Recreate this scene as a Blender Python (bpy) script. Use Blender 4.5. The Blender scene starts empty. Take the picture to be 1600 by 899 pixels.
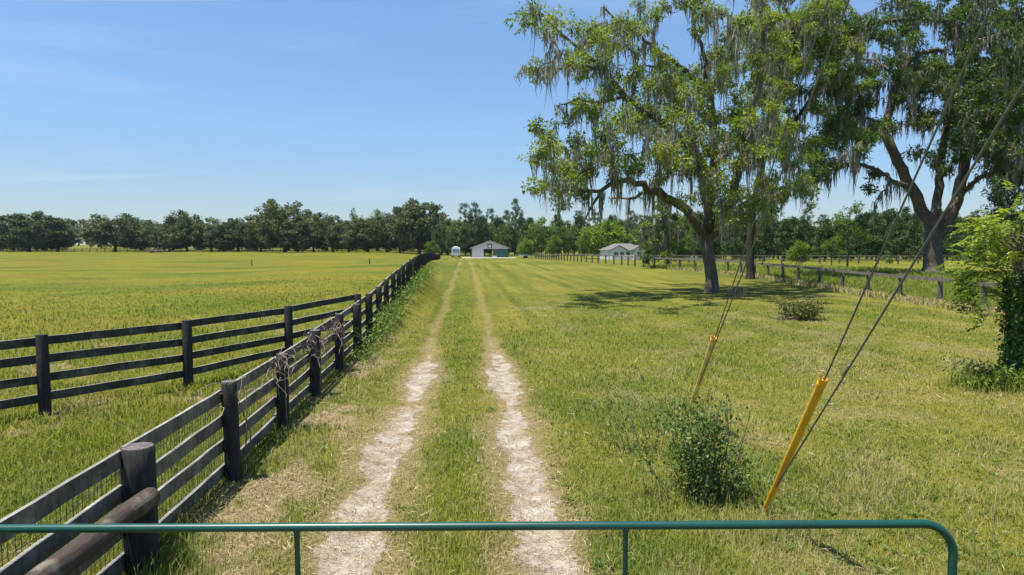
import bpy, math, random
import numpy as np
from mathutils import Vector, Matrix
R = math.radians
random.seed(7)
RG = np.random.default_rng(11)
SC = bpy.context.scene
COL = SC.collection

# ------------------------------------------------------------------ camera, sky, sun, exposure
W0, H0, F0, CZ = 1600, 899, 1067.0, 3.0
YAW = math.atan((800 - 728) / F0)
PITCH = math.atan((449.5 - 382) / F0)
cd = bpy.data.cameras.new('camera'); cam = bpy.data.objects.new('camera', cd); COL.objects.link(cam)
cam.location = (0, 0, CZ); cam.rotation_euler = (R(90) - PITCH, 0, -YAW)
cd.sensor_width = 36.0; cd.lens = 36.0 * F0 / W0; cd.clip_start = 0.05; cd.clip_end = 6000
SC.camera = cam

SUN_EL = R(74); SUN_AZ = math.atan2(-0.95, -0.30)        # compass: from +Y towards +X
world = bpy.data.worlds.new('World'); SC.world = world; world.use_nodes = True
wn = world.node_tree.nodes; wl = world.node_tree.links
bg = wn['Background']; sky = wn.new('ShaderNodeTexSky'); sky.sky_type = 'NISHITA'
sky.sun_disc = False; sky.sun_elevation = SUN_EL; sky.sun_rotation = SUN_AZ
sky.air_density = 1.0; sky.dust_density = 0.0; sky.ozone_density = 3.0; sky.altitude = 20
bg.inputs['Strength'].default_value = 0.10
# faint cirrus wisps and one contrail, drawn on the sky by direction
tc = wn.new('ShaderNodeTexCoord')
mp = wn.new('ShaderNodeMapping'); mp.inputs['Scale'].default_value = (1.2, 1.2, 9.0); mp.inputs['Rotation'].default_value = (0.1, 0.12, 0)
cn = wn.new('ShaderNodeTexNoise'); cn.inputs['Scale'].default_value = 2.2; cn.inputs['Detail'].default_value = 8; cn.inputs['Roughness'].default_value = 0.6
cr = wn.new('ShaderNodeValToRGB'); cr.color_ramp.elements[0].position = 0.52; cr.color_ramp.elements[1].position = 0.85
cr.color_ramp.elements[1].color = (0.16, 0.16, 0.16, 1)
mx = wn.new('ShaderNodeMix'); mx.data_type = 'RGBA'
wl.new(tc.outputs['Generated'], mp.inputs['Vector']); wl.new(mp.outputs['Vector'], cn.inputs['Vector'])
wl.new(cn.outputs['Fac'], cr.inputs['Fac']); wl.new(cr.outputs['Color'], mx.inputs['Factor'])
tn = wn.new('ShaderNodeMix'); tn.data_type = 'RGBA'; tn.blend_type = 'MULTIPLY'; tn.inputs['Factor'].default_value = 1.0; tn.inputs['B'].default_value = (.88, .97, 1.06, 1)
sx = wn.new('ShaderNodeSeparateXYZ'); wl.new(tc.outputs['Generated'], sx.inputs[0])
er = wn.new('ShaderNodeValToRGB'); ee = er.color_ramp.elements; ee[0].position = 0.0; ee[0].color = (.40, .445, .555, 1); ee[1].position = .5; ee[1].color = (.92, 1.07, 1.08, 1)
e2 = er.color_ramp.elements.new(.16); e2.color = (.64, .71, .79, 1)
wl.new(sx.outputs['Z'], er.inputs['Fac']); wl.new(er.outputs['Color'], tn.inputs['B'])
wl.new(sky.outputs['Color'], tn.inputs['A']); wl.new(tn.outputs['Result'], mx.inputs['A']); mx.inputs['B'].default_value = (5.2, 5.8, 6.4, 1)
def dotdir(v):
    n = wn.new('ShaderNodeVectorMath'); n.operation = 'DOT_PRODUCT'; n.inputs[1].default_value = v; wl.new(tc.outputs['Generated'], n.inputs[0]); return n.outputs['Value']
def skyramp(src, stops):
    r_ = wn.new('ShaderNodeValToRGB'); e_ = r_.color_ramp.elements
    while len(e_) < len(stops): e_.new(.5)
    for q_, (p_, c_) in enumerate(stops): e_[q_].position = p_; e_[q_].color = (c_, c_, c_, 1)
    wl.new(src, r_.inputs['Fac']); return r_.outputs['Color']
def contrail(va, vb, amount, thick, prev):
    n_ = va.cross(vb).normalized(); m_ = ((va.normalized() + vb.normalized()) / 2).normalized(); half = m_.dot(va.normalized())
    ab = wn.new('ShaderNodeMath'); ab.operation = 'ABSOLUTE'; wl.new(dotdir(n_), ab.inputs[0])
    line = skyramp(ab.outputs[0], [(thick * .2, 1), (thick, 0)]); ext = skyramp(dotdir(m_), [(half - .004, 0), (half + .006, amount)])
    k_ = wn.new('ShaderNodeMix'); k_.data_type = 'RGBA'; k_.blend_type = 'MULTIPLY'; k_.inputs['Factor'].default_value = 1; wl.new(line, k_.inputs['A']); wl.new(ext, k_.inputs['B'])
    o_ = wn.new('ShaderNodeMix'); o_.data_type = 'RGBA'; o_.inputs['B'].default_value = (6.0, 6.4, 6.8, 1); wl.new(k_.outputs['Result'], o_.inputs['Factor']); wl.new(prev, o_.inputs['A']); return o_.outputs['Result']
def skydir(az, el): return Vector((math.sin(R(az)) * math.cos(R(el)), math.cos(R(az)) * math.cos(R(el)), math.sin(R(el))))
trail = contrail(skydir(-32.0, 15.9), skydir(-17.5, 18.1), .30, .0016, mx.outputs['Result'])
trail = contrail(skydir(-34.0, 4.15), skydir(-24.5, 5.0), .09, .0020, trail)
wl.new(trail, bg.inputs['Color'])

sd = bpy.data.lights.new('sun', 'SUN'); sun = bpy.data.objects.new('sun', sd); COL.objects.link(sun)
sd.energy = 4.7; sd.angle = R(0.53); sd.color = (1.0, 0.945, 0.84)
sdir = Vector((math.sin(SUN_AZ) * math.cos(SUN_EL), math.cos(SUN_AZ) * math.cos(SUN_EL), math.sin(SUN_EL)))
sun.rotation_euler = sdir.to_track_quat('Z', 'Y').to_euler(); sun.location = (-20, 20, 60)

SC.view_settings.view_transform = 'Standard'; SC.view_settings.look = 'None'
SC.view_settings.exposure = 0.9; SC.view_settings.gamma = 1.0; SC.view_settings.use_curve_mapping = False
SC.render.engine = 'CYCLES'
SC.cycles.use_denoising = True
SC.cycles.max_bounces = 6; SC.cycles.diffuse_bounces = 3; SC.cycles.glossy_bounces = 2
SC.cycles.transmission_bounces = 4; SC.cycles.transparent_max_bounces = 8; SC.cycles.volume_bounces = 0
SC.cycles.caustics_reflective = False; SC.cycles.caustics_refractive = False

# ------------------------------------------------------------------ surveying: a sight line of the photograph meets a distance
def ray(x, y):
    d = ((x - W0 / 2) / F0, 1.0, -(y - H0 / 2) / F0)
    c, s = math.cos(PITCH), math.sin(PITCH)
    d = (d[0], d[1] * c + d[2] * s, -d[1] * s + d[2] * c)
    c, s = math.cos(YAW), math.sin(YAW)
    return Vector((d[0] * c + d[1] * s, -d[0] * s + d[1] * c, d[2]))
def at(x, y, Y):
    r = ray(x, y); return Vector((0, 0, CZ)) + r * (Y / r.y)
def gnd(x, y, z=0.0):
    r = ray(x, y); return Vector((0, 0, CZ)) + r * ((z - CZ) / r.z)

# ------------------------------------------------------------------ numeric noise and terrain
def _hash(ix, iy, seed):
    h = (ix.astype(np.int64) * 374761393 + iy.astype(np.int64) * 668265263 + seed * 1442695041) & 0xffffffff
    h = ((h ^ (h >> 13)) * 1274126177) & 0xffffffff
    return ((h ^ (h >> 16)) & 0xffff) / 65535.0
def vnoise(x, y, seed=0):
    x = np.asarray(x, float); y = np.asarray(y, float)
    ix = np.floor(x); iy = np.floor(y); fx = x - ix; fy = y - iy
    fx = fx * fx * (3 - 2 * fx); fy = fy * fy * (3 - 2 * fy)
    a = _hash(ix, iy, seed); b = _hash(ix + 1, iy, seed); c = _hash(ix, iy + 1, seed); d = _hash(ix + 1, iy + 1, seed)
    return (a * (1 - fx) + b * fx) * (1 - fy) + (c * (1 - fx) + d * fx) * fy
def fbm(x, y, seed=0, o=4):
    t = 0; a = 0.5; n = 0
    for k in range(o):
        t = t + a * vnoise(x, y, seed + k * 17); n += a; a *= 0.5; x = x * 2.03 + 5.1; y = y * 2.03 + 1.7
    return t / n
def sstep(a, b, x):
    t = np.clip((np.asarray(x, float) - a) / (b - a), 0, 1); return t * t * (3 - 2 * t)

FENCE_Y = [-10, 6, 15, 20, 24, 30, 40, 60, 90, 150, 190, 400]
FENCE_X = [-2.95, -2.95, -2.95, -2.95, -2.95, -2.95, -3.0, -3.9, -5.2, -6.5, -7.1, -12]
BERM_Z = [0, 0, 0.02, .15, .28, .58, .92, .86, .6, .15, .0, 0]
def fence_x(y): return np.interp(y, FENCE_Y, FENCE_X)
def track_centres(y): return -1.08 + .07 * np.sin(y * .4 + 1), .80 + .05 * np.sin(y * .5)
def terrain(x, y):
    x = np.asarray(x, float); y = np.asarray(y, float)
    fx = fence_x(y)
    b = np.interp(y, FENCE_Y, BERM_Z) * sstep(fx + 1.75, fx + 0.1, x) * (0.35 + 0.65 * sstep(fx - 22, fx - 3, x))
    tl_, tr__ = track_centres(y); dd = np.minimum(np.abs(x - tl_), np.abs(x - tr__))
    b = b - .05 * np.exp(-(dd / .27) ** 2) * sstep(185, 160, y) * (.6 + .8 * vnoise(x * .8, y * .5, 6))
    drop = -0.85 * sstep(95, 185, y) * sstep(-30, -6, x)
    return b + drop + 0.05 * (fbm(x * .09, y * .09, 5) - .5) * sstep(8, 25, y)
def tz(x, y): return float(terrain(x, y))
def gp(x, y):
    'ground point under a sight line'
    p = gnd(x, y)
    for _ in range(12): p = gnd(x, y, tz(p.x, p.y))
    return p

# ------------------------------------------------------------------ materials
def mat(name): 
    m = bpy.data.materials.new(name); m.use_nodes = True
    return m, m.node_tree.nodes, m.node_tree.links, m.node_tree.nodes['Principled BSDF']
def N(nt, typ, **kw):
    n = nt.new(typ)
    for k, v in kw.items():
        if k in n.inputs.keys(): n.inputs[k].default_value = v
        else: setattr(n, k, v)
    return n
def mixc(ns, ls, fac, a, b, blend='MIX'):
    n = ns.new('ShaderNodeMix'); n.data_type = 'RGBA'; n.blend_type = blend
    for key, v in (('Factor', fac), ('A', a), ('B', b)):
        if isinstance(v, (int, float)): n.inputs[key].default_value = v
        elif isinstance(v, tuple): n.inputs[key].default_value = (*v, 1) if len(v) == 3 else v
        else: ls.new(v, n.inputs[key])
    return n.outputs['Result']
def ramp(ns, ls, src, stops):
    n = ns.new('ShaderNodeValToRGB'); e = n.color_ramp.elements
    while len(e) < len(stops): e.new(0.5)
    for k, (p, c) in enumerate(stops): e[k].position = p; e[k].color = (*c, 1) if len(c) == 3 else c
    ls.new(src, n.inputs['Fac']); return n.outputs['Color']
def noise(ns, ls, scale, detail=4, rough=.55, vec=None, stretch=None):
    n = N(ns, 'ShaderNodeTexNoise', Scale=scale, Detail=detail, Roughness=rough)
    if vec is not None:
        if stretch:
            m = ns.new('ShaderNodeMapping'); m.inputs['Scale'].default_value = stretch; ls.new(vec, m.inputs['Vector']); vec = m.outputs['Vector']
        ls.new(vec, n.inputs['Vector'])
    return n.outputs['Fac']
def attr(ns, name): 
    n = ns.new('ShaderNodeAttribute'); n.attribute_name = name; return n.outputs['Fac']
def bump(ns, ls, h, strength, dist, bsdf):
    b = ns.new('ShaderNodeBump'); b.inputs['Strength'].default_value = strength; b.inputs['Distance'].default_value = dist
    ls.new(h, b.inputs['Height']); ls.new(b.outputs['Normal'], bsdf.inputs['Normal'])

def m_plain(name, c, rough=.6, metal=0, var=.18, scale=6, spec=.4, stretch=None):
    m, ns, ls, b = mat(name)
    g = ns.new('ShaderNodeTexCoord').outputs['Object']
    f = noise(ns, ls, scale, 5, .6, g, stretch)
    lo = tuple(x * (1 - var) for x in c); hi = tuple(min(1, x * (1 + var)) for x in c)
    ls.new(ramp(ns, ls, f, [(.3, lo), (.7, hi)]), b.inputs['Base Color'])
    b.inputs['Roughness'].default_value = rough; b.inputs['Metallic'].default_value = metal; b.inputs['Specular IOR Level'].default_value = spec
    return m
def m_wood(name, dark, mid, light, along=(1, 1, 1), scale=9, cover=.55, bumpd=.006):
    m, ns, ls, b = mat(name)
    g = ns.new('ShaderNodeTexCoord').outputs['Object']
    grain = noise(ns, ls, scale, 8, .7, g, along)
    blotch = noise(ns, ls, 2.3, 5, .65, g)
    c = ramp(ns, ls, grain, [(.3, dark), (.62, mid)])
    k = ramp(ns, ls, blotch, [(cover, (0, 0, 0)), (cover + .18, (1, 1, 1))])
    k2 = mixc(ns, ls, 1.0, k, grain, 'MULTIPLY')
    c = mixc(ns, ls, k2, c, light)
    ls.new(c, b.inputs['Base Color']); b.inputs['Roughness'].default_value = .85; b.inputs['Specular IOR Level'].default_value = .25
    bump(ns, ls, grain, .6, bumpd, b)
    return m
def m_leaf(name, c0, c1, c2, trans=.35, rough=.5, spec=.35, tone=True):
    m, ns, ls, b = mat(name)
    t = attr(ns, 'tint')
    c = ramp(ns, ls, t, [(0, c0), (.5, c1), (1, c2)])
    rn = ns.new('ShaderNodeObjectInfo').outputs['Random']; c = c if not tone else mixc(ns, ls, 1.0, c, ramp(ns, ls, rn, [(0, (.74, .80, .78)), (.5, (1, 1, 1)), (1, (1.26, 1.2, 1.0))]), 'MULTIPLY')
    ls.new(c, b.inputs['Base Color']); b.inputs['Roughness'].default_value = rough; b.inputs['Specular IOR Level'].default_value = spec
    tr = ns.new('ShaderNodeBsdfTranslucent'); 
    tcx = mixc(ns, ls, 1.0, c, (1.15, 1.25, .6), 'MULTIPLY'); ls.new(tcx, tr.inputs['Color'])
    ms = ns.new('ShaderNodeMixShader'); ms.inputs[0].default_value = trans
    ls.new(b.outputs[0], ms.inputs[1]); ls.new(tr.outputs[0], ms.inputs[2]); ls.new(ms.outputs[0], ns['Material Output'].inputs['Surface'])
    return m

LAWN_A = (.082, .102, .011); LAWN_B = (.215, .192, .028); STRAW = (.34, .26, .16); PAST_A = (.075, .108, .008); PAST_B = (.180, .170, .012); TAN = (.31, .22, .125)
M = {}
def ground_material():
    m, ns, ls, b = mat('grassland')
    pos = ns.new('ShaderNodeNewGeometry').outputs['Position']
    fine = noise(ns, ls, 9, 6, .7, pos); mid = noise(ns, ls, 1.1, 5, .65, pos); big = noise(ns, ls, .10, 5, .6, pos, (1, .6, 1))
    vfine = noise(ns, ls, 45, 3, .7, pos)
    streak = noise(ns, ls, 1.0, 4, .6, pos, (1.1, .05, 1))
    f = mixc(ns, ls, .45, fine, mid); f = mixc(ns, ls, .28, f, big); f = mixc(ns, ls, .25, f, streak)
    lawn = ramp(ns, ls, f, [(.41, LAWN_A), (.58, LAWN_B)])
    pn = mixc(ns, ls, .42, noise(ns, ls, .11, 7, .68, pos, (.55, 1, 1)), noise(ns, ls, 1.7, 6, .75, pos)); 
    past = ramp(ns, ls, pn, [(.43, PAST_A), (.55, PAST_B)])
    brown = ramp(ns, ls, noise(ns, ls, .11, 6, .7, pos, (.45, 1, 1)), [(.48, (0, 0, 0)), (.62, (.7, .7, .7))])
    past = mixc(ns, ls, brown, past, (.17, .125, .022))
    c = mixc(ns, ls, attr(ns, 'pasture'), lawn, past)
    lush = mixc(ns, ls, 1.0, c, (.55, .72, .55), 'MULTIPLY'); c = mixc(ns, ls, attr(ns, 'lush'), c, lush)
    spots = ramp(ns, ls, mid, [(.58, (0, 0, 0)), (.75, (.75, .75, .75))])
    dryf = ns.new('ShaderNodeMath'); dryf.operation = 'MAXIMUM'; ls.new(attr(ns, 'dry'), dryf.inputs[0])
    sp2 = ns.new('ShaderNodeMath'); sp2.operation = 'MULTIPLY'; ls.new(spots, sp2.inputs[0]); ls.new(attr(ns, 'patchy'), sp2.inputs[1]); ls.new(sp2.outputs[0], dryf.inputs[1])
    c = mixc(ns, ls, dryf.outputs[0], c, mixc(ns, ls, fine, (.20, .145, .085), STRAW))
    tm = ns.new('ShaderNodeMath'); tm.operation = 'MULTIPLY'; tm.use_clamp = True; ls.new(attr(ns, 'tan'), tm.inputs[0])
    ls.new(ramp(ns, ls, mixc(ns, ls, .5, mid, noise(ns, ls, 4.5, 5, .7, pos)), [(.38, (.35, .35, .35)), (.58, (1.25, 1.25, 1.25))]), tm.inputs[1])
    c = mixc(ns, ls, tm.outputs[0], c, mixc(ns, ls, fine, (.22, .16, .06), TAN))
    gv = ns.new('ShaderNodeTexVoronoi'); gv.inputs['Scale'].default_value = 34; ls.new(pos, gv.inputs['Vector'])
    gc = ramp(ns, ls, noise(ns, ls, 2.6, 6, .7, pos), [(.32, (.21, .165, .10)), (.5, (.35, .30, .225)), (.66, (.48, .445, .375))])
    gc = mixc(ns, ls, 1, gc, ramp(ns, ls, gv.outputs['Color'], [(.1, (.86, .86, .86)), (.8, (1.06, 1.06, 1.06))]), 'MULTIPLY')
    gm = ns.new('ShaderNodeMath'); gm.operation = 'ADD'; ls.new(attr(ns, 'gravel'), gm.inputs[0])
    gn = ns.new('ShaderNodeMath'); gn.operation = 'MULTIPLY_ADD'; ls.new(fine, gn.inputs[0]); gn.inputs[1].default_value = 1.5; gn.inputs[2].default_value = -.75; ls.new(gn.outputs[0], gm.inputs[1])
    gf = ramp(ns, ls, gm.outputs[0], [(.30, (0, 0, 0)), (.62, (1, 1, 1))])
    c = mixc(ns, ls, gf, c, gc)
    v = ramp(ns, ls, vfine, [(.3, (.62, .62, .62)), (.7, (1.15, 1.15, 1.15))]); c = mixc(ns, ls, 1.0, c, v, 'MULTIPLY')
    ls.new(c, b.inputs['Base Color']); b.inputs['Roughness'].default_value = .95; b.inputs['Specular IOR Level'].default_value = .1
    bump(ns, ls, mixc(ns, ls, .4, vfine, fine), .8, .06, b)
    return m
M['ground'] = ground_material()
def blade_material(name, g0, g1, dry):
    m, ns, ls, b = mat(name)
    c = mixc(ns, ls, attr(ns, 'tint'), g0, g1); c = mixc(ns, ls, attr(ns, 'dry'), c, dry)
    ls.new(c, b.inputs['Base Color']); b.inputs['Roughness'].default_value = .6; b.inputs['Specular IOR Level'].default_value = .25
    # thin blades of a sward scatter light about evenly: shade them with normals leaning to the sky
    nm = ns.new('ShaderNodeVectorMath'); nm.operation = 'MULTIPLY_ADD'; ls.new(ns.new('ShaderNodeNewGeometry').outputs['Normal'], nm.inputs[0]); nm.inputs[1].default_value = (.55, .55, .55); nm.inputs[2].default_value = (0, 0, .8)
    nn = ns.new('ShaderNodeVectorMath'); nn.operation = 'NORMALIZE'; ls.new(nm.outputs[0], nn.inputs[0]); ls.new(nn.outputs[0], b.inputs['Normal'])
    tr = ns.new('ShaderNodeBsdfTranslucent'); ls.new(mixc(ns, ls, 1, c, (1.1, 1.2, .8), 'MULTIPLY'), tr.inputs['Color'])
    ms = ns.new('ShaderNodeMixShader'); ms.inputs[0].default_value = .48
    ls.new(b.outputs[0], ms.inputs[1]); ls.new(tr.outputs[0], ms.inputs[2]); ls.new(ms.outputs[0], ns['Material Output'].inputs['Surface'])
    return m
M['blade'] = blade_material('grass_blade', (.125, .182, .015), (.305, .295, .028), (.46, .37, .20))
M['pblade'] = blade_material('pasture_blade', (.150, .200, .014), (.270, .265, .020), (.36, .27, .10))
M['weed'] = m_leaf('weed_leaf', (.055, .10, .018), (.11, .175, .028), (.22, .28, .042), .3)
M['lawn_weed'] = m_leaf('lawn_weed_leaf', (.085, .15, .025), (.13, .20, .03), (.22, .27, .045), .35)
M['bush_leaf'] = m_leaf('browning_leaf', (.07, .075, .022), (.12, .14, .03), (.26, .24, .06), .3)
M['ivy'] = m_leaf('ivy_leaf', (.04, .085, .016), (.075, .14, .022), (.15, .22, .032), .3, .42)
M['frond'] = m_leaf('frond_leaf', (.075, .13, .020), (.16, .225, .030), (.34, .38, .05), .42, .42)
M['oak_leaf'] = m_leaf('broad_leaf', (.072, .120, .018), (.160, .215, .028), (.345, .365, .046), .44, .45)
M['oak_leaf_dark'] = m_leaf('dark_broad_leaf', (.060, .105, .020), (.105, .160, .026), (.20, .235, .036), .36, .45)  # darker green foliage of the massive oak
M['moss'] = m_leaf('hanging_moss', (.17, .158, .14), (.28, .262, .238), (.41, .39, .355), .30, .95, .05, False)
M['far_oak'] = m_leaf('far_oak_leaf', (.060, .082, .036), (.105, .130, .056), (.18, .19, .105), .15, .7, .15)
M['far_green'] = m_leaf('far_green_leaf', (.070, .120, .028), (.115, .175, .035), (.20, .25, .050), .2, .6, .2)
M['bright_green'] = m_leaf('bright_leaf', (.075, .14, .018), (.13, .20, .022), (.23, .28, .035), .3, .55, .2)
M['pine'] = m_leaf('pine_needle', (.052, .090, .038), (.088, .130, .050), (.145, .185, .065), .12, .7, .15)
M['dry_vine'] = m_plain('dry_vine', (.30, .235, .19), .9, var=.35, scale=14)
M['bark'] = m_wood('bark', (.045, .036, .029), (.135, .112, .090), (.25, .22, .18), (1, 1, .25), 9, .5, .05)
M['dark_bark'] = m_wood('ivy_dark_bark', (.016, .016, .011), (.045, .042, .03), (.085, .085, .06), (1, 1, .25), 9, .5, .05)
M['far_bark'] = m_plain('far_bark', (.09, .075, .06), .9, var=.3)
M['fence_wood'] = m_wood('weathered_black_board', (.022, .021, .018), (.062, .060, .050), (.20, .195, .155), (3, 3, .7), 6, .50)
M['fence_wood_y'] = m_wood('weathered_black_plank', (.034, .033, .027), (.115, .110, .088), (.27, .26, .205), (3, 3, .7), 6, .43)
M['sunlit_worn_edge'] = m_wood('sunlit_worn_board_edge', (.12, .11, .095), (.27, .255, .225), (.40, .38, .34), (3, .6, 3), 7, .5)  # paler rail tops: sunlight painted into the colour, on top of weathering
M['post_wood'] = m_wood('dark_creosote_post', (.013, .0130, .0135), (.040, .0385, .037), (.11, .10, .09), (7, 7, .6), 5, .55)
M['post_end'] = m_wood('cut_post_end', (.05, .04, .04), (.15, .125, .12), (.25, .22, .21), (3, 3, 3), 9, .5)
M['log_wood'] = m_wood('peeling_log', (.020, .016, .013), (.075, .058, .048), (.36, .32, .27), (9, .6, 9), 5, .55)
M['grey_wood'] = m_wood('grey_fence_wood', (.075, .065, .055), (.20, .175, .15), (.32, .29, .25), (6, .6, 6), 5, .5)
M['grey_post'] = m_wood('grey_fence_post', (.055, .047, .040), (.13, .11, .095), (.24, .21, .18), (6, 6, .6), 5, .5)
M['wire'] = m_plain('rusty_wire', (.07, .06, .055), .6, .4)
M['cable'] = m_plain('steel_cable', (.16, .165, .17), .5, .6, scale=40)
M['galv'] = m_plain('galvanised_steel', (.55, .56, .57), .35, .9)
def yellow_material():
    m, ns, ls, b = mat('yellow_plastic_guard')
    g = ns.new('ShaderNodeTexCoord').outputs['Object']
    f = noise(ns, ls, 7, 6, .7, g, (1, 1, .5))
    ls.new(ramp(ns, ls, f, [(.35, (.62, .31, .015)), (.6, (.80, .42, .02))]), b.inputs['Base Color']); b.inputs['Roughness'].default_value = .45
    return m
M['yellow'] = yellow_material()
M['faded_yellow'] = m_plain('faded_yellow_plastic', (.72, .52, .17), .55, var=.3)
def gate_material():
    m, ns, ls, b = mat('green_gate_paint')
    g = ns.new('ShaderNodeTexCoord').outputs['Object']
    f = noise(ns, ls, 3, 6, .65, g); s = noise(ns, ls, 60, 4, .7, g, (.3, 1, 1))
    c = ramp(ns, ls, f, [(.3, (.004, .046, .035)), (.7, (.007, .064, .049))])
    k = ramp(ns, ls, s, [(.64, (0, 0, 0)), (.72, (.9, .9, .9))]); c = mixc(ns, ls, k, c, (.06, .12, .10))
    ls.new(c, b.inputs['Base Color']); b.inputs['Roughness'].default_value = .38; b.inputs['Specular IOR Level'].default_value = .5
    return m
M['gate'] = gate_material()
M['barn_white'] = m_plain('barn_siding', (.44, .415, .43), .7, var=.06, scale=2)
M['barn_green'] = m_plain('barn_green_panel', (.022, .085, .068), .55, var=.15, scale=2)
M['barn_roof'] = m_plain('barn_roof_metal', (.50, .55, .48), .45, .2, var=.1, scale=1)
M['dark'] = m_plain('dark_trim', (.02, .02, .022), .7)
M['white'] = m_plain('white_paint', (.78, .78, .76), .5, var=.05)
M['house_wall'] = m_plain('house_siding', (.72, .71, .66), .7, var=.05)
M['shingle'] = m_plain('roof_shingle', (.135, .13, .13), .85, var=.2, scale=3)
M['glass'] = m_plain('window_glass', (.05, .065, .08), .12, var=.1, spec=.8)
M['concrete'] = m_plain('concrete', (.55, .52, .46), .9, var=.12, scale=2)
M['rubber'] = m_plain('tyre_rubber', (.025, .025, .025), .8)
M['brush'] = m_plain('dead_wood', (.13, .105, .095), .9, var=.4, scale=3)
M['stem'] = m_plain('woody_stem', (.14, .10, .07), .9, var=.3, scale=20)
M['straw'] = m_plain('straw_stalk', (.48, .38, .20), .8, var=.2, scale=20)
M['blue_glass'] = m_plain('tinted_windscreen', (.20, .30, .42), .1, var=.1, spec=.8)
M['silver'] = m_plain('silver_paint', (.5, .52, .54), .4, .3)

# ------------------------------------------------------------------ mesh helpers
class MB:
    'collects geometry, then links it as ONE mesh object'
    def __init__(s): s.v = []; s.f = []; s.m = []; s.n = 0; s.sm = []
    def add(s, vs, fs, mi=0, smooth=False):
        k = s.n
        for p in vs: s.v.append((p[0], p[1], p[2]))
        for f in fs: s.f.append(tuple(i + k for i in f)); s.m.append(mi); s.sm.append(smooth)
        s.n += len(vs)
    def box(s, c, d, rz=0, mi=0, tilt=None):
        x, y, z = d[0] / 2, d[1] / 2, d[2] / 2
        vs = [Vector((a * x, b * y, e * z)) for e in (-1, 1) for b in (-1, 1) for a in (-1, 1)]
        mt = Matrix.Rotation(rz, 3, 'Z')
        if tilt: mt = mt @ tilt
        s.add([mt @ v + Vector(c) for v in vs], [(0, 2, 3, 1), (4, 5, 7, 6), (0, 1, 5, 4), (2, 6, 7, 3), (0, 4, 6, 2), (1, 3, 7, 5)], mi)
    def beam(s, a, b, w, h, mi=0, rough=0.0, seg=1, edge=None):
        'a board from a to b: w wide across, h tall; rough waves its faces a little'
        a = Vector(a); b = Vector(b); d = (b - a).normalized(); side = d.cross(Vector((0, 0, 1)))
        side = side.normalized() if side.length > 1e-4 else Vector((1, 0, 0)); up = side.cross(d)
        vs = []
        for k in range(seg + 1):
            p = a.lerp(b, k / seg)
            jz = random.uniform(-1, 1) * rough; jx = random.uniform(-1, 1) * rough
            for (sx, sz) in ((-1, -1), (1, -1), (1, 1), (-1, 1)): vs.append(p + side * (sx * w / 2 + jx) + up * (sz * h / 2 + jz + random.uniform(-1, 1) * rough * .4))
        fs = [(0, 1, 2, 3), tuple(4 * seg + q for q in (3, 2, 1, 0))]
        for k in range(seg):
            for q in range(4): i = 4 * k + q; j = 4 * k + (q + 1) % 4; fs.append((i, i + 4, j + 4, j))
        k0 = len(s.m); s.add(vs, fs, mi)
        if edge is not None:
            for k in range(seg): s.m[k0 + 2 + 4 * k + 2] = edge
    def tube(s, pts, rad, sides=6, mi=0, cap=True, smooth=True, lump=0.0):
        pts = [Vector(p) for p in pts]; n = len(pts)
        if not hasattr(rad, '__len__'): rad = [rad] * n
        vs = []; ref = None
        for k in range(n):
            d = (pts[min(k + 1, n - 1)] - pts[max(k - 1, 0)])
            d = d.normalized() if d.length > 1e-9 else Vector((0, 0, 1))
            if ref is None: ref = d.orthogonal().normalized()
            ref = (ref - d * ref.dot(d)); ref = ref.normalized() if ref.length > 1e-6 else d.orthogonal().normalized()
            bi = d.cross(ref)
            for q in range(sides):
                a = 2 * math.pi * q / sides; rr = rad[k] * (1 + (random.uniform(-lump, lump) if lump else 0))
                vs.append(pts[k] + (ref * math.cos(a) + bi * math.sin(a)) * rr)
        fs = []
        for k in range(n - 1):
            for q in range(sides):
                i = k * sides + q; j = k * sides + (q + 1) % sides; fs.append((i, j, j + sides, i + sides))
        s.add(vs, fs, mi, smooth)
        if cap: s.add(vs[:sides], [tuple(range(sides - 1, -1, -1))], mi); s.add(vs[-sides:], [tuple(range(sides))], mi)
    def prism(s, poly, y0, y1, mi=0):
        'an outline in x,z carried from y0 to y1'
        n = len(poly); vs = [(x, y0, z) for x, z in poly] + [(x, y1, z) for x, z in poly]
        fs = [tuple(range(n)), tuple(range(2 * n - 1, n - 1, -1))] + [((i + 1) % n, i, i + n, (i + 1) % n + n) for i in range(n)]
        s.add(vs, fs, mi)
    def build(s, name, m, parent=None, loc=None):
        me = bpy.data.meshes.new(name); me.from_pydata(s.v, [], s.f)
        for x in (m if isinstance(m, (list, tuple)) else [m]): me.materials.append(x)
        me.polygons.foreach_set('material_index', s.m); me.polygons.foreach_set('use_smooth', s.sm); me.update()
        return link(name, me, parent, loc)
def link(name, me, parent=None, loc=None):
    o = bpy.data.objects.new(name, me); COL.objects.link(o)
    if parent is not None: o.parent = parent
    if loc is not None: o.location = loc
    return o
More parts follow.
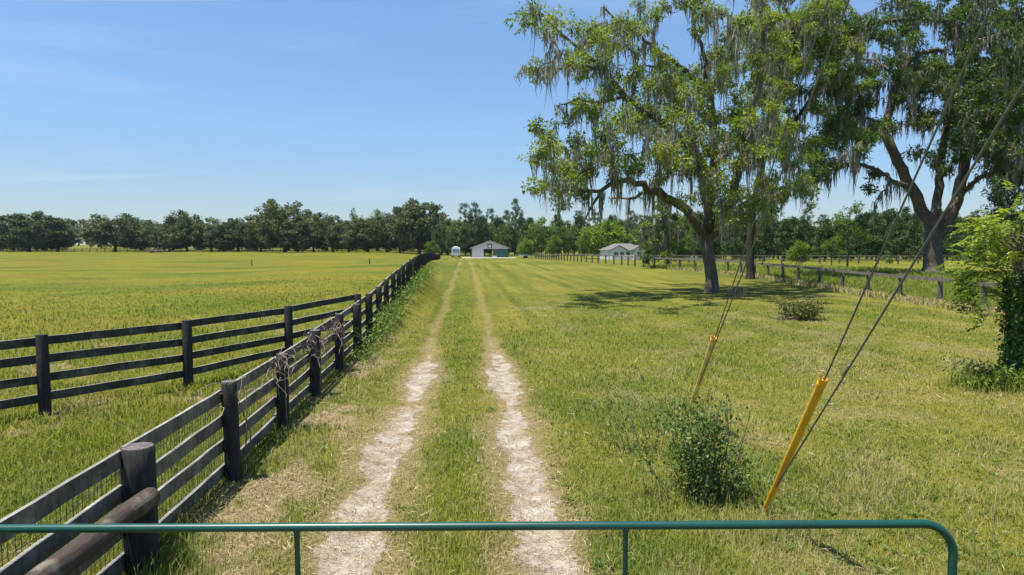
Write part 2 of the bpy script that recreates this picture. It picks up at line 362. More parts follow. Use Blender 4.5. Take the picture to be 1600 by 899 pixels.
def np_mesh(name, verts, sizes, m, parent=None, loc=None, attrs=None, smooth=False):
    'bulk mesh: faces take their vertices in order; sizes = vertices per face (or one number)'
    nv = len(verts)
    sizes = np.full(nv // sizes, sizes, np.int32) if np.isscalar(sizes) else np.asarray(sizes, np.int32)
    me = bpy.data.meshes.new(name); me.vertices.add(nv); me.vertices.foreach_set('co', np.asarray(verts, np.float32).ravel())
    me.loops.add(nv); me.loops.foreach_set('vertex_index', np.arange(nv, dtype=np.int32))
    me.polygons.add(len(sizes)); st = np.zeros(len(sizes), np.int32); st[1:] = np.cumsum(sizes)[:-1]
    me.polygons.foreach_set('loop_start', st); me.polygons.foreach_set('loop_total', sizes)
    me.polygons.foreach_set('use_smooth', np.full(len(sizes), smooth))
    me.materials.append(m); me.update()
    for k, v in (attrs or {}).items():
        a = me.attributes.new(k, 'FLOAT', 'FACE'); a.data.foreach_set('value', np.asarray(v, np.float32))
    me.validate()
    return link(name, me, parent, loc)
def tag(o, label=None, cat=None, group=None, kind=None):
    if label: o['label'] = label
    if cat: o['category'] = cat
    if group: o['group'] = group
    if kind: o['kind'] = kind
    return o
def thing(name, label, cat, loc=(0, 0, 0), rz=0, group=None):
    o = bpy.data.objects.new(name, None); COL.objects.link(o); o.location = loc; o.rotation_euler = (0, 0, rz); o.empty_display_size = .3
    return tag(o, label, cat, group)
def copy_tree(o, parent=None):
    c = o.copy(); COL.objects.link(c)
    if parent is not None: c.parent = parent; c.matrix_parent_inverse = o.matrix_parent_inverse
    for ch in o.children: copy_tree(ch, c)
    return c

# leaves, blades and moss as bulk arrays ------------------------------------------
def unit(a): return a / np.maximum(np.linalg.norm(a, axis=-1, keepdims=True), 1e-9)
def leaf_quads(p, ax, up, ln, wd, fold=.12):
    'rhombus leaves from p along ax'
    sd_ = unit(np.cross(ax, up)); nn = np.cross(sd_, ax); ln = ln[:, None]; wd = wd[:, None]
    mid = p + ax * ln * .45
    v = np.stack([p, mid + sd_ * wd * .5 + nn * wd * fold, p + ax * ln - nn * ln * .12, mid - sd_ * wd * .5 + nn * wd * fold], 1)
    return v.reshape(-1, 3)
def cluster_leaves(rng, cen, rad, n_sprig, n_leaf, ln, wd, flat=.75, droop=.35, spread=.16):
    'clumps > sprigs > leaves; returns verts and tint (tint varies leaf by leaf and clump by clump)'
    cen = np.asarray(cen, float); K = len(cen); rad = np.broadcast_to(np.asarray(rad, float), (K,))
    ns = K * n_sprig
    u = unit(rng.normal(size=(ns, 3))); rr = rng.random(ns) ** .45
    off = u * rr[:, None]; off[:, 2] *= flat
    sp = np.repeat(cen, n_sprig, 0) + off * np.repeat(rad, n_sprig)[:, None]
    n = ns * n_leaf
    out = np.repeat(u, n_leaf, 0); d = unit(rng.normal(size=(n, 3)))
    ax = unit(out * .45 + d * .85 + np.array([0, 0, -droop])); up = unit(np.array([0, 0, 1.0]) + rng.normal(size=(n, 3)) * .55)
    p = np.repeat(sp, n_leaf, 0) + d * spread * rng.random((n, 1))
    L = ln * rng.uniform(.6, 1.25, n); Wd = wd * rng.uniform(.7, 1.2, n)
    ct = np.repeat(rng.normal(0, .17, K), n_sprig * n_leaf); st = np.repeat(rng.normal(0, .14, ns), n_leaf)
    tint = np.clip(.45 + ct + st + rng.normal(0, .13, n), 0, 1)
    return leaf_quads(p, ax, up, L, Wd), tint
def moss_strands(rng, pts, lens, per, width=.07, spread=.16):
    pts = np.repeat(np.asarray(pts, float), per, 0); L = np.repeat(np.asarray(lens, float), per) * rng.uniform(.35, 1.15, len(pts))
    n = len(pts); off = rng.normal(size=(n, 3)) * np.array([spread, spread, .10]); pts = pts + off; L = L * np.exp(-.35 * (off[:, 0] ** 2 + off[:, 1] ** 2) / spread ** 2)
    a = rng.uniform(0, np.pi, n); sd_ = np.stack([np.cos(a), np.sin(a), np.zeros(n)], 1)
    w = width * rng.uniform(.5, 1.5, n); K = 4; rows = []
    for k in range(K):
        t = k / (K - 1); ww = (w * (.75, 1.0, .6, .08)[k])[:, None]
        c = pts + np.stack([rng.normal(0, .03, n) * k, rng.normal(0, .03, n) * k, -L * t], 1)
        rows.append((c - sd_ * ww * .5, c + sd_ * ww * .5))
    q = [np.stack([rows[k][0], rows[k][1], rows[k + 1][1], rows[k + 1][0]], 1) for k in range(K - 1)]
    v = np.concatenate(q, 1).reshape(-1, 3)
    tint = np.repeat(np.clip(rng.normal(.45, .22, n), 0, 1), K - 1)
    return v, tint

# ------------------------------------------------------------------ ground
def track_centres(y): return -1.08 + .07 * np.sin(y * .4 + 1), .80 + .05 * np.sin(y * .5)
def surface(x, y):
    'gravel, tan, dry, lush, pasture, patchy at a spot (all 0..1)'
    x = np.asarray(x, float); y = np.asarray(y, float)
    xl, xr = track_centres(y)
    nz = fbm(x * 1.5, y * .7, 31, 4) - .5; nf = fbm(x * 6, y * 2.4, 77, 3) - .5
    wl_ = np.interp(y, [4, 8, 10, 12.3, 12.9, 13.6, 14.6, 16.0, 18.5, 23], [.27, .25, .23, .17, .0, .17, .32, .22, -.10, -.32])
    wr_ = np.interp(y, [4, 7, 9, 11, 12.6, 13.3, 14.2, 16.2, 19, 24], [.21, .22, .20, .15, .06, .18, .30, .22, -.10, -.32])
    dl = np.abs(x - xl) - wl_; dr = np.abs(x - xr) - wr_
    d = np.minimum(dl, dr) + .04 + nz * .50 + nf * .26
    gravel = sstep(.24, -.14, d)
    width = np.interp(y, [0, 30, 200], [.28, .25, .30])
    t = sstep(1.25, .3, np.minimum(np.abs(x - xl), np.abs(x - xr)) / width + nz * 1.2)
    tan = t * np.interp(y, [3, 14, 17, 24, 60, 120, 200], [.45, .6, .7, .46, .36, .30, .30]) * (.55 + .9 * fbm(x * 1.5, y * .35, 8, 4))
    tan = np.clip(tan * sstep(196, 188, y), 0, 1)
    fx = fence_x(y)
    past = sstep(fx + .15, fx - .25, x)
    strip = sstep(1.05, .2, np.abs(x - (fx + .6))) * sstep(30, 14, y)
    dry = .72 * strip * sstep(.46, .68, fbm(x * 1.7, y * 1.2, 3, 5)) + .25 * strip * fbm(x * 6, y * 5, 13, 3)
    dry = np.maximum(dry, .30 * sstep(.50, .80, fbm(x * .9, y * .7, 52, 6)) * sstep(2, 3, x) * sstep(45, 20, y))
    dry = np.maximum(dry, .8 * sstep(.62, .72, fbm(x * .7, y * .6, 66, 4)) * past * sstep(30, 14, y))
    halo = sstep(.62, .02, d + .30 * (fbm(x * 2.3, y * 1.0, 61, 4) - .5)) * np.interp(y, [4, 12, 20, 40], [.8, .85, .7, .35]) * (.35 + .9 * fbm(x * 3, y * 1.4, 62, 4))
    dry = np.maximum(dry, np.clip(halo, 0, .85))
    mott = sstep(.50, .66, fbm(x * 1.1, y * .9, 71, 5)) * sstep(.36, .58, fbm(x * .22, y * .18, 72, 3)) * .36 * sstep(1.4, 2.6, x) * sstep(60, 25, y)
    dry = np.maximum(dry, mott)
    stripe = fbm(x * 1.15, y * .035, 91, 3)
    lush = sstep(.5, .66, stripe) * .75 * sstep(12, 30, y) * (1 - past)
    lush = np.maximum(lush, .5 * sstep(.55, .25, np.abs(x + .1)) * sstep(.35, .65, fbm(x * 1.2, y * .4, 12, 3)) * (1 - past))
    lush = np.maximum(lush, .8 * sstep(.5, .64, fbm(x * .6, y * .5, 23, 4)) * sstep(3, 1, np.abs(x - 2.6)) * sstep(30, 12, y) * .7)
    lush = np.maximum(lush, .45 * sstep(.5, .68, fbm(x * .12, y * .1, 43, 4)))
    lush = lush * (1 - .8 * np.clip(halo, 0, 1))
    patchy = np.where(x > fx, sstep(40, 12, y) * .45, .3)
    return gravel, tan, dry, lush, past, patchy
def axis(parts):
    out = []
    for a, b, st in parts: out.extend(np.arange(a, b, st))
    return out
def geo(a, b, st, k):
    o = [a]
    while abs(o[-1] - b) > st and (b - o[-1]) * (b - a) > 0: o.append(o[-1] + st * (1 if b > a else -1)); st *= k
    return o[1:]
xs = sorted(geo(-14, -2500, .6, 1.09)) + axis([(-14, -3.4, .22), (-3.4, 2.2, .055), (2.2, 14, .20)]) + geo(14, 2500, .3, 1.07)
ys = sorted(geo(2.5, -60, .8, 1.2)) + axis([(2.5, 5.5, .3), (5.5, 18, .055)]) + geo(18, 4000, .07, 1.025)
xs = np.array(xs); ys = np.array(ys); nx, ny = len(xs), len(ys)
gx, gy = np.meshgrid(xs, ys); gz = terrain(gx, gy)
S = surface(gx.ravel(), gy.ravel())
me = bpy.data.meshes.new('ground'); me.vertices.add(nx * ny); me.vertices.foreach_set('co', np.stack([gx, gy, gz], -1).astype(np.float32).ravel())
ii = (np.arange(ny - 1)[:, None] * nx + np.arange(nx - 1)[None, :]).ravel()
quad = np.stack([ii, ii + 1, ii + nx + 1, ii + nx], 1).astype(np.int32)
def grid_mesh(me, quad):
    me.loops.add(quad.size); me.loops.foreach_set('vertex_index', quad.ravel()); me.polygons.add(len(quad))
    me.polygons.foreach_set('loop_start', np.arange(0, quad.size, 4, dtype=np.int32)); me.polygons.foreach_set('loop_total', np.full(len(quad), 4, np.int32))
    me.polygons.foreach_set('use_smooth', np.full(len(quad), True)); me.update()
grid_mesh(me, quad)
for k, nm in ((0, 'gravel'), (1, 'tan'), (2, 'dry'), (3, 'lush'), (4, 'pasture'), (5, 'patchy')):
    a = me.attributes.new(nm, 'FLOAT', 'POINT'); a.data.foreach_set('value', S[k].astype(np.float32))
me.materials.append(M['ground']); tag(link('ground', me), kind='structure')
# the worn wheel tracks of white limerock: one sheet over the ground where the turf has gone
g2 = S[0].reshape(ny, nx); cm = (g2[:-1, :-1] + g2[1:, :-1] + g2[:-1, 1:] + g2[1:, 1:]).ravel() / 4
cells = quad[cm > .38]; us, inv = np.unique(cells, return_inverse=True)
co = np.stack([gx.ravel()[us], gy.ravel()[us], gz.ravel()[us] + .005], 1)
me = bpy.data.meshes.new('driveway'); me.vertices.add(len(co)); me.vertices.foreach_set('co', co.astype(np.float32).ravel()); grid_mesh(me, inv.reshape(-1, 4).astype(np.int32))
for k, nm in ((0, 'gravel'), (1, 'tan'), (2, 'dry'), (3, 'lush'), (4, 'pasture'), (5, 'patchy')):
    a = me.attributes.new(nm, 'FLOAT', 'POINT'); a.data.foreach_set('value', S[k][us].astype(np.float32))
me.materials.append(M['ground']); tag(link('driveway', me), kind='structure')

def sample_ground(n, y0, y1, xlim, pw=1.0):
    'spots spread so that near and far ground get equal detail'
    u = RG.random(n); iy = 1 / y0 + u ** pw * (1 / y1 - 1 / y0); y = 1 / iy
    x = RG.uniform(-1, 1, n); return x * (y * .80 + 2.5) + y * .068, y
def blades(x, y, h, w, lean=.5, three=True):
    n = len(x); z = terrain(x, y); a = RG.uniform(0, 2 * np.pi, n); b = RG.uniform(0, 2 * np.pi, n)
    sdv = np.stack([np.cos(a), np.sin(a), np.zeros(n)], 1) * (w / 2)[:, None]
    ld = np.stack([np.cos(b), np.sin(b), np.zeros(n)], 1) * (h * lean * RG.random(n))[:, None]
    p = np.stack([x, y, z - .005], 1); up = np.array([0, 0, 1.0]) * h[:, None]
    if not three:
        return np.stack([p - sdv, p + sdv, p + up + ld], 1).reshape(-1, 3), np.full(n, 3)
    m = p + up * .6 + ld * .35; t = p + up * .95 + ld * 1.3
    v = np.stack([p - sdv, p + sdv, m + sdv * .8, m - sdv * .8, m - sdv * .8, m + sdv * .8, t], 1).reshape(-1, 3)
    return v, np.tile([4, 3], n)
def turf(name, x, y, pasture, hmul=1.0):
    g, tn, dr, lu, pa, pt = surface(x, y)
    keep = (RG.random(len(x)) > g * 1.15) & (RG.random(len(x)) > sstep(.45, 1.0, y / (70 if pasture else 55))) & ((pa > .5) == pasture) & (RG.random(len(x)) > dr * .45)
    if not pasture: keep &= (x < 1.0 * np.interp(y, [0, 30, 70, 100, 150, 200], [22.6, 22.6, 26, 24, 21, 19]))
    x = x[keep]; y = y[keep]; tn = tn[keep]; dr = dr[keep]; lu = lu[keep]; pt = pt[keep]; n = len(x)
    tuft = fbm(x * 1.3, y * 1.3, 201, 4)
    h = (np.where(pasture, .10, .05) + .05 * lu + .09 * sstep(.5, .72, tuft) * (1.0 if pasture else .7)) * RG.uniform(.5, 1.35, n) * hmul
    h *= (1 - .5 * tn) * (1 - .45 * dr) * (1 - .7 * sstep(.22, .8, y / 70))
    xl, xr = track_centres(y); edge = np.minimum(np.abs(x - xl), np.abs(x - xr)); h *= .55 + .45 * sstep(.25, .6, edge)
    w = np.maximum(.0055, y * .00115) * RG.uniform(.7, 1.3, n)
    v, sz = blades(x, y, h, w, .75)
    mid = fbm(x * 2.6, y * 2.2, 401, 4)
    tint = np.clip(.55 + (fbm(x * (.22 if pasture else .8), y * .5, 301, 4) - .5) * 1.7 - .5 * lu + RG.normal(0, .24, n), 0, 1)
    dry = np.clip(dr * .95 + tn * .85 + sstep(.46, .68, mid) * pt * .58 + RG.normal(0, .12, n) + (RG.random(n) < .20) * .7 - .35 * lu, 0, 1)
    tag(np_mesh(name, v, sz, M['pblade' if pasture else 'blade'], attrs={'tint': np.repeat(tint, 2), 'dry': np.repeat(dry, 2)}), 'pasture grass growing behind the black board fence' if pasture else 'mown grass of the lane between the fences', 'grass', kind='stuff')
x1, y1 = sample_ground(330000, 5.2, 55, 0)
turf('mown_grass', x1, y1, False)
x1, y1 = sample_ground(300000, 5.5, 70, 0, 1.0); k = x1 < -2.5
turf('pasture_grass', x1[k], y1[k], True)

# ------------------------------------------------------------------ trees
def terp(pts, step=.5):
    out = [pts[0]]
    for a, b in zip(pts[:-1], pts[1:]):
        n = max(1, int((b - a).length / step))
        for k in range(1, n + 1): out.append(a.lerp(b, k / n))
    return out
class Skeleton:
    def __init__(s): s.p = []; s.par = []; s.r = []
    def limb(s, pts, r0, r1, attach=None, wob=.05, step=.5):
        pts = terp([Vector(p) for p in pts], step); n = len(pts); prev = -1 if attach is None else attach
        if attach == 'near':
            P = np.array([tuple(q) for q in s.p]); prev = int(np.argmin(((P - np.array(tuple(pts[0]))) ** 2).sum(1)))
        for k, p in enumerate(pts):
            w = wob if 0 < k else 0
            s.p.append(p + Vector((random.gauss(0, w), random.gauss(0, w), random.gauss(0, w)))); s.par.append(prev)
            s.r.append(r0 + (r1 - r0) * (k / max(1, n - 1))); prev = len(s.p) - 1
    def reach(s, targets, step=.55, sag=.25, base=None):
        b = np.array(base if base is not None else tuple(s.p[0])); P = np.array([tuple(q) for q in s.p])
        T = np.array(targets); d0 = ((T[:, None, :] - P[None, :, :]) ** 2).sum(2).min(1)
        for ti in np.argsort(d0):
            t = T[ti]; P = np.array([tuple(q) for q in s.p])
            dz = np.maximum(0, P[:, 2] - t[2]) * .6
            k = int(np.argmin(np.sqrt(((P - t) ** 2).sum(1)) + dz)); a = Vector(s.p[k]); tv = Vector(t); L = (tv - a).length; n = max(1, int(L / step)); prev = k
            bow = Vector((random.gauss(0, .1), random.gauss(0, .1), sag)) * L * .5
            for q in range(1, n + 1):
                f = q / n; s.p.append(a.lerp(tv, f) + bow * math.sin(f * math.pi) * .6 + Vector([random.gauss(0, .05) for _ in range(3)])); s.par.append(prev); s.r.append(0); prev = len(s.p) - 1
    def finish(s, tip=.014, e=2.35):
        n = len(s.p); s.ch = [[] for _ in range(n)]; acc = [0.0] * n
        for i in range(n):
            if s.par[i] >= 0: s.ch[s.par[i]].append(i)
        for i in range(n - 1, -1, -1):
            r = max(tip, acc[i] ** (1 / e) if acc[i] > 0 else tip); s.r[i] = max(s.r[i], min(r, .5) if s.r[i] == 0 else min(r, s.r[i]))
            if s.par[i] >= 0: acc[s.par[i]] += s.r[i] ** e
    def mesh(s, name, m, parent, flare=None):
        mb = MB(); starts = [i for i in range(len(s.p)) if s.par[i] < 0]; stack = [(i, None) for i in starts]
        while stack:
            i, pr = stack.pop(); pts = []; rad = []
            if pr is not None: pts.append(s.p[pr]); rad.append(min(s.r[pr] * .9, s.r[i] * 1.35))
            while True:
                pts.append(s.p[i]); rad.append(s.r[i]); c = s.ch[i]
                if not c: break
                c = sorted(c, key=lambda q: -s.r[q])
                for q in c[1:]: stack.append((q, i))
                i = c[0]
            big = max(rad); mb.tube(pts, rad, 12 if big > .3 else (7 if big > .08 else 4), lump=.07 if big > .12 else 0)
        return mb.build(name, m, parent)
def ellipse_targets(rng, ells, Y, depth, n_per, base):
    'clump centres: sight ellipses (cx, cy, rx, ry) given a depth spread around the tree'
    out = []
    for e in ells:
        cx, cy, rx, ry = e[:4]; dy = e[4] if len(e) > 4 else 0; k = e[5] if len(e) > 5 else 1
        n = max(2, int(n_per * k * rx * ry / 1600))
        for _ in range(n):
            a = rng.uniform(0, 2 * np.pi); r = math.sqrt(rng.random()); 
            p = at(cx + rx * r * math.cos(a), cy + ry * r * math.sin(a), Y + dy + rng.normal(0, depth)); out.append(tuple(p))
    return np.array(out)
def moss_tree(name, label, base, Y, limbs, ells, depth, n_per, leafmat, seed, leaf=(.20, .085), sprigs=20, moss_n=500, moss_len=1.1, flare=1.6, clump=.75, tip=.016, moss_ells=None, moss_w=.075, bark=None):
    rng = np.random.default_rng(seed); random.seed(seed); B = Vector(base)
    root = thing(name, label, 'tree', base)
    sk = Skeleton()
    for i, (pts, r0, r1) in enumerate(limbs):
        w = [at(q[0], q[1], Y + (q[2] if len(q) > 2 else 0)) - B for q in pts]
        if i == 0: w[0] = Vector((0, 0, -.15))
        sk.limb(w, r0, r1, None if i == 0 else 'near', .07 if i else .03)
    T = ellipse_targets(rng, ells, Y, depth, n_per, B) - np.array(tuple(B)); T = T[T[:, 2] > .4]
    nl = len(sk.p); sk.reach(T); 
    sk.finish(tip); 
    for i in range(nl):                                   # root flare of the trunk
        if sk.p[i].z < 1.2 and sk.par[i] < 3: sk.r[i] *= 1 + (flare - 1) * max(0, 1 - sk.p[i].z / 1.0) ** 2
    sk.mesh('trunk', bark or M['bark'], root)
    v, t = cluster_leaves(rng, T, rng.uniform(.65, 1.25, len(T)) * clump, sprigs, 6, leaf[0], leaf[1])
    np_mesh('crown', v, 4, leafmat, root, attrs={'tint': t})
    P = np.array([tuple(q) for q in sk.p]); r = np.array(sk.r)
    w = np.where((r > .02) & (P[:, 2] > 3.0), np.where(r < .2, 1.0, .45), np.where(P[:, 2] > 3.0, .35, 0)) * np.clip(.15 + 2.2 * (fbm(P[:, 0] * .35 + 9, P[:, 2] * .3 + P[:, 1] * .3, seed) - .28), .05, 1.5); 
    idx = rng.choice(len(P), min(moss_n, int((w > 0).sum())), replace=False, p=w / w.sum())
    L = np.clip(rng.lognormal(math.log(moss_len), .5, len(idx)), .35, 3.4); L = np.minimum(L, np.maximum(P[idx, 2] - .8, .3))
    pts = P[idx]; 
    if moss_ells is not None:
        E = ellipse_targets(rng, moss_ells, Y, depth * .8, n_per, B) - np.array(tuple(B)); pts = np.concatenate([pts, E]); L = np.concatenate([L, np.clip(rng.lognormal(math.log(moss_len * 1.2), .4, len(E)), .4, 3.2)])
    v, t = moss_strands(rng, pts, L, 16, moss_w * .85, .13)
    np_mesh('moss', v, 4, M['moss'], root, attrs={'tint': t})
    return root

A_base = tuple(gp(1113, 457)); AY = A_base[1]
A_limbs = [
    ([(1113, 457), (1110, 420), (1105, 388), (1104, 362)], 0.394, 0.346),
    ([(1104, 366), (1084, 342), (1056, 318), (1030, 301, -1), (1007, 290, -2), (985, 282, -2.5), (955, 287, -3), (936, 300, -3), (905, 298, -3.5), (875, 305, -4)], 0.329, 0.062),
    ([(1040, 305, -1), (1014, 303, 0), (980, 309, 1), (955, 312, 2)], 0.156, 0.054),
    ([(940, 300, -3), (925, 322, -3), (917, 345, -3)], 0.094, 0.045),
    ([(1104, 364), (1110, 340), (1109, 315), (1107, 280), (1100, 262), (1082, 240, -1), (1064, 216, -1.5), (1034, 190, -2), (996, 164, -3), (967, 140, -3), (940, 105, -3), (915, 85, -3.5), (885, 60, -4), (855, 30, -4)], 0.344, 0.054),
    ([(975, 150, -3), (945, 158, -3.5), (905, 158, -4), (870, 165, -4)], 0.117, 0.045),
    ([(945, 108, -3), (905, 104, -4), (870, 108, -4.5), (840, 110, -5), (812, 113, -5)], 0.117, 0.027),
    ([(1108, 285), (1118, 230, 1), (1112, 170, 1.5), (1104, 137, 1.5), (1070, 110, 1), (1034, 83, 0), (1000, 57, -1), (960, 30, -1), (945, 10, -1)], 0.266, 0.062),
    ([(1106, 140, 1.5), (1103, 95, 2), (1085, 45, 2), (1078, -10, 2)], 0.156, 0.073),
    ([(1065, 108, 1), (1030, 100, 0), (995, 105, -1)], 0.094, 0.045),
    ([(1107, 372), (1125, 345, -.5), (1140, 315, -1), (1158, 250, -1.5), (1175, 180, -2), (1190, 110, -2), (1195, 40, -2), (1190, -20, -2)], 0.282, 0.073),
    ([(1158, 250, -1.5), (1185, 215, -4), (1215, 190, -5)], 0.125, 0.045),
    ([(1130, 340, 0), (1160, 320, 3), (1190, 300, 5)], 0.125, 0.045),
    ([(1110, 300, 0), (1090, 250, -4), (1075, 200, -6)], 0.140, 0.045),
]
A_ells = [(1142, 345, 24, 22, -1, .8), (1190, 328, 30, 20, 2, .9), (1240, 290, 30, 24, 2, .7), (1070, 215, 40, 40, -5, .7), (1215, 260, 36, 50, 2, .9), (1200, 120, 40, 50, 3, .8), (1215, 40, 40, 40, 3, .8), (1250, 300, 40, 26, 3, .6), (838, 22, 26, 22, -4, .8), (868, 50, 24, 30, -4, .7), (905, 60, 28, 26, -4, .8), (930, 95, 40, 40, -3, .9), (965, 45, 36, 34, -1, .8), (1005, 25, 40, 28, -1, .8), (1060, 12, 40, 24, 1, .8), (1115, 50, 36, 40, 1), (1018, 105, 40, 36, 0, .9), (960, 160, 50, 36, -3, .9), (902, 150, 22, 20, -4, .7), (835, 112, 26, 7, -5, .5),
    (1045, 150, 44, 40, -1, 1), (1090, 175, 44, 50, 0, 1), (868, 205, 34, 28, -4, .8), (848, 245, 28, 28, -4, .8), (920, 222, 52, 44, -3, .8), (985, 225, 50, 40, -2, .9), (1050, 240, 50, 48, -1, .9), (1125, 220, 50, 56, 0, 1.0), (1185, 205, 36, 50, -3, 1), (836, 292, 22, 22, -4, .7), (885, 285, 44, 34, -4, .9), (945, 262, 46, 22, -3, .8),
    (1130, 310, 26, 42, 0, .9), (1175, 310, 34, 42, 3, .8), (1085, 300, 26, 24, -2, .6), (1150, 100, 44, 52, 0, 1), (1165, 25, 40, 34, -2, .9), (1075, 250, 40, 40, -6, .6), (1010, 275, 24, 16, -2, .6), (1215, 195, 28, 34, -5, .8), (1000, -40, 60, 30, 0, .5), (1090, -60, 70, 40, 0, .5), (1180, -50, 60, 40, 0, .5), (1100, 120, 50, 40, 6, .7), (1150, 220, 50, 50, 6, .7), (1020, 190, 50, 40, 5, .6)]
moss_tree('moss_draped_tree', 'big leaning moss hung tree with forked trunk, nearest to the lane', A_base, AY, A_limbs, A_ells, 3.4, 12, M['oak_leaf'], 3, (.21, .086), 32, 2600, 1.3, 1.3, .70)

B_base = tuple(gp(1459, 431)); B_base = (B_base[0], B_base[1], B_base[2]); BY = B_base[1]
B_limbs = [
    ([(1459, 431), (1458, 400), (1458, 364)], 0.925, 0.740),
    ([(1456, 362), (1446, 335), (1432, 309), (1414, 275), (1397, 246), (1385, 217), (1388, 180), (1394, 155), (1402, 122), (1420, 92), (1448, 79), (1480, 77)], 0.592, 0.185),
    ([(1420, 290, 0), (1394, 283, -2), (1368, 265, -3), (1350, 257, -4), (1318, 257, -5), (1290, 265, -6), (1266, 278, -6)], 0.266, 0.052),
    ([(1390, 282, -2), (1378, 300, -3), (1366, 315, -3)], 0.104, 0.044),
    ([(1460, 365), (1463, 320, 1), (1466, 290, 1), (1472, 230, 1), (1486, 150, 2), (1500, 80, 2), (1500, 10, 2)], 0.459, 0.148),
    ([(1466, 368), (1478, 350), (1492, 320), (1502, 283), (1512, 235), (1535, 200), (1540, 150), (1530, 105), (1513, 62), (1490, 38), (1470, 31), (1420, 31), (1380, 33), (1345, 34)], 0.592, 0.104),
    ([(1518, 65), (1522, 20), (1528, -40)], 0.296, 0.148),
    ([(1503, 300), (1520, 285, -2), (1537, 274, -3), (1560, 268, -4), (1600, 262, -5), (1650, 240, -6)], 0.252, 0.074),
    ([(1540, 190), (1580, 150, 2), (1630, 120, 4), (1690, 110, 5)], 0.296, 0.089),
    ([(1402, 122), (1370, 95, 2), (1340, 90, 3)], 0.185, 0.059), ([(1388, 200), (1360, 185, -3), (1335, 185, -4)], 0.148, 0.052),
]
B_ells = [(1572, 175, 40, 50, -2, 1.2), (1568, 318, 30, 26, -3, 1.0), (1590, 280, 30, 40, -4, 1.1), (1500, 100, 50, 50, -2, .9), (1555, 20, 60, 40, 2, .9), (1540, 170, 60, 70, -3, .9), (1590, 60, 40, 60, -3, .9), (1560, 100, 60, 60, 3, .8), (1380, 90, 60, 60, 4, .7), (1310, 150, 40, 60, 3, .7), (1500, 250, 50, 30, 3, .6), (1595, 200, 40, 50, 3, 1), (1340, 55, 44, 36, 0), (1400, 35, 52, 34, 0), (1455, 15, 50, 26, 0), (1520, 45, 42, 46, 0), (1575, 40, 40, 46, 2), (1400, 100, 40, 34, 2, .9), (1450, 125, 46, 40, 1), (1525, 140, 46, 50, 0, 1.1), (1585, 130, 40, 56, 2, 1.2), (1345, 135, 36, 34, 2), (1362, 188, 36, 34, -3), (1322, 195, 34, 32, -4), (1425, 178, 36, 34, 0, .9), (1480, 195, 38, 32, 0, .9), (1330, 245, 34, 14, -5, .8), (1280, 262, 24, 18, -6, .9), (1372, 285, 16, 22, -3, .7), (1440, 235, 30, 24, 1, .6), (1542, 225, 36, 32, 0, .8), (1585, 232, 36, 44, -3, 1.3), (1570, 285, 26, 14, -4, .8), (1640, 100, 50, 70, 4), (1650, 220, 44, 60, -3), (1710, 140, 50, 60, 4), (1660, 300, 40, 40, -3, .7), (1400, -60, 60, 40, 0, .4), (1500, -70, 70, 40, 0, .4), (1600, -50, 60, 50, 0, .5), (1300, 100, 30, 50, 2, .8), (1300, 20, 30, 40, 2, .8), (1470, 160, 80, 60, 7, .5)]
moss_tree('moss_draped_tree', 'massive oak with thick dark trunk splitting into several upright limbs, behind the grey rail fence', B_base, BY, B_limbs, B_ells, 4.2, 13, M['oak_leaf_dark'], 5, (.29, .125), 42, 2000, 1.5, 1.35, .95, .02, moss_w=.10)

C_base = tuple(gp(1172, 436)); CY = C_base[1]
C_limbs = [([(1172, 436), (1172, 400), (1173, 360), (1176, 325), (1184, 285), (1198, 225), (1208, 160), (1220, 90), (1232, 20)], .36, .14),
    ([(1178, 320), (1205, 300, -1), (1235, 290, -2), (1268, 276, -2), (1295, 262, -2)], .26, .07), ([(1200, 220), (1235, 195, 1), (1265, 160, 1), (1285, 120, 1)], .26, .07), ([(1212, 140), (1190, 90, 1), (1180, 50, 2)], .2, .07), ([(1222, 85), (1255, 50), (1280, 20)], .2, .07)]
C_ells = [(1315, 110, 40, 70, 2, 1), (1322, 215, 36, 30, 0, .9), (1250, 95, 60, 60, 3, .9), (1300, 40, 40, 40, 2, .8), (1228, 55, 50, 48, 0, .8), (1282, 38, 46, 42, 1, .8), (1205, 130, 40, 42, 0, .8), (1258, 140, 48, 46, 0, .9), (1228, 215, 40, 36, 0, .8), (1280, 205, 36, 40, 0, .8), (1245, 262, 34, 24, -2, .8), (1285, 262, 26, 20, -2, .8), (1205, 300, 26, 22, -1, .6), (1230, -40, 60, 40, 0, .5)]
moss_tree('moss_draped_tree', 'slender dark tree hung with moss between the two big trees', C_base, CY, C_limbs, C_ells, 3.2, 15, M['oak_leaf'], 8, (.26, .105), 44, 1200, 1.7, 1.3, .85, .02, moss_ells=[(1225, 290, 50, 20, -1, .8), (1270, 285, 30, 14, -2, 1)], moss_w=.09, bark=M['dark_bark'])

D_base = tuple(gp(1043, 419)); DY = D_base[1]
D_limbs = [([(1043, 419), (1044, 395), (1042, 370), (1038, 345), (1035, 325)], .26, .12), ([(1042, 368), (1022, 352), (1005, 358)], .12, .05), ([(1043, 372), (1060, 352), (1070, 350)], .12, .05)]
D_ells = [(1030, 345, 28, 26, 0, 1), (1008, 372, 13, 26, 0, 1), (1012, 402, 8, 10, 0, .8), (1046, 375, 18, 28, 0, .9), (1068, 368, 12, 30, 0, .9), (1040, 325, 30, 14, 0, .8)]
moss_tree('moss_draped_tree', 'small drooping mossy tree whose low boughs nearly touch the grass', D_base, DY, D_limbs, D_ells, 1.3, 26, M['oak_leaf'], 12, (.36, .16), 20, 120, 1.9, 1.2, .75, .02, moss_ells=[(1046, 360, 20, 20, 0, 2)], moss_w=.11)

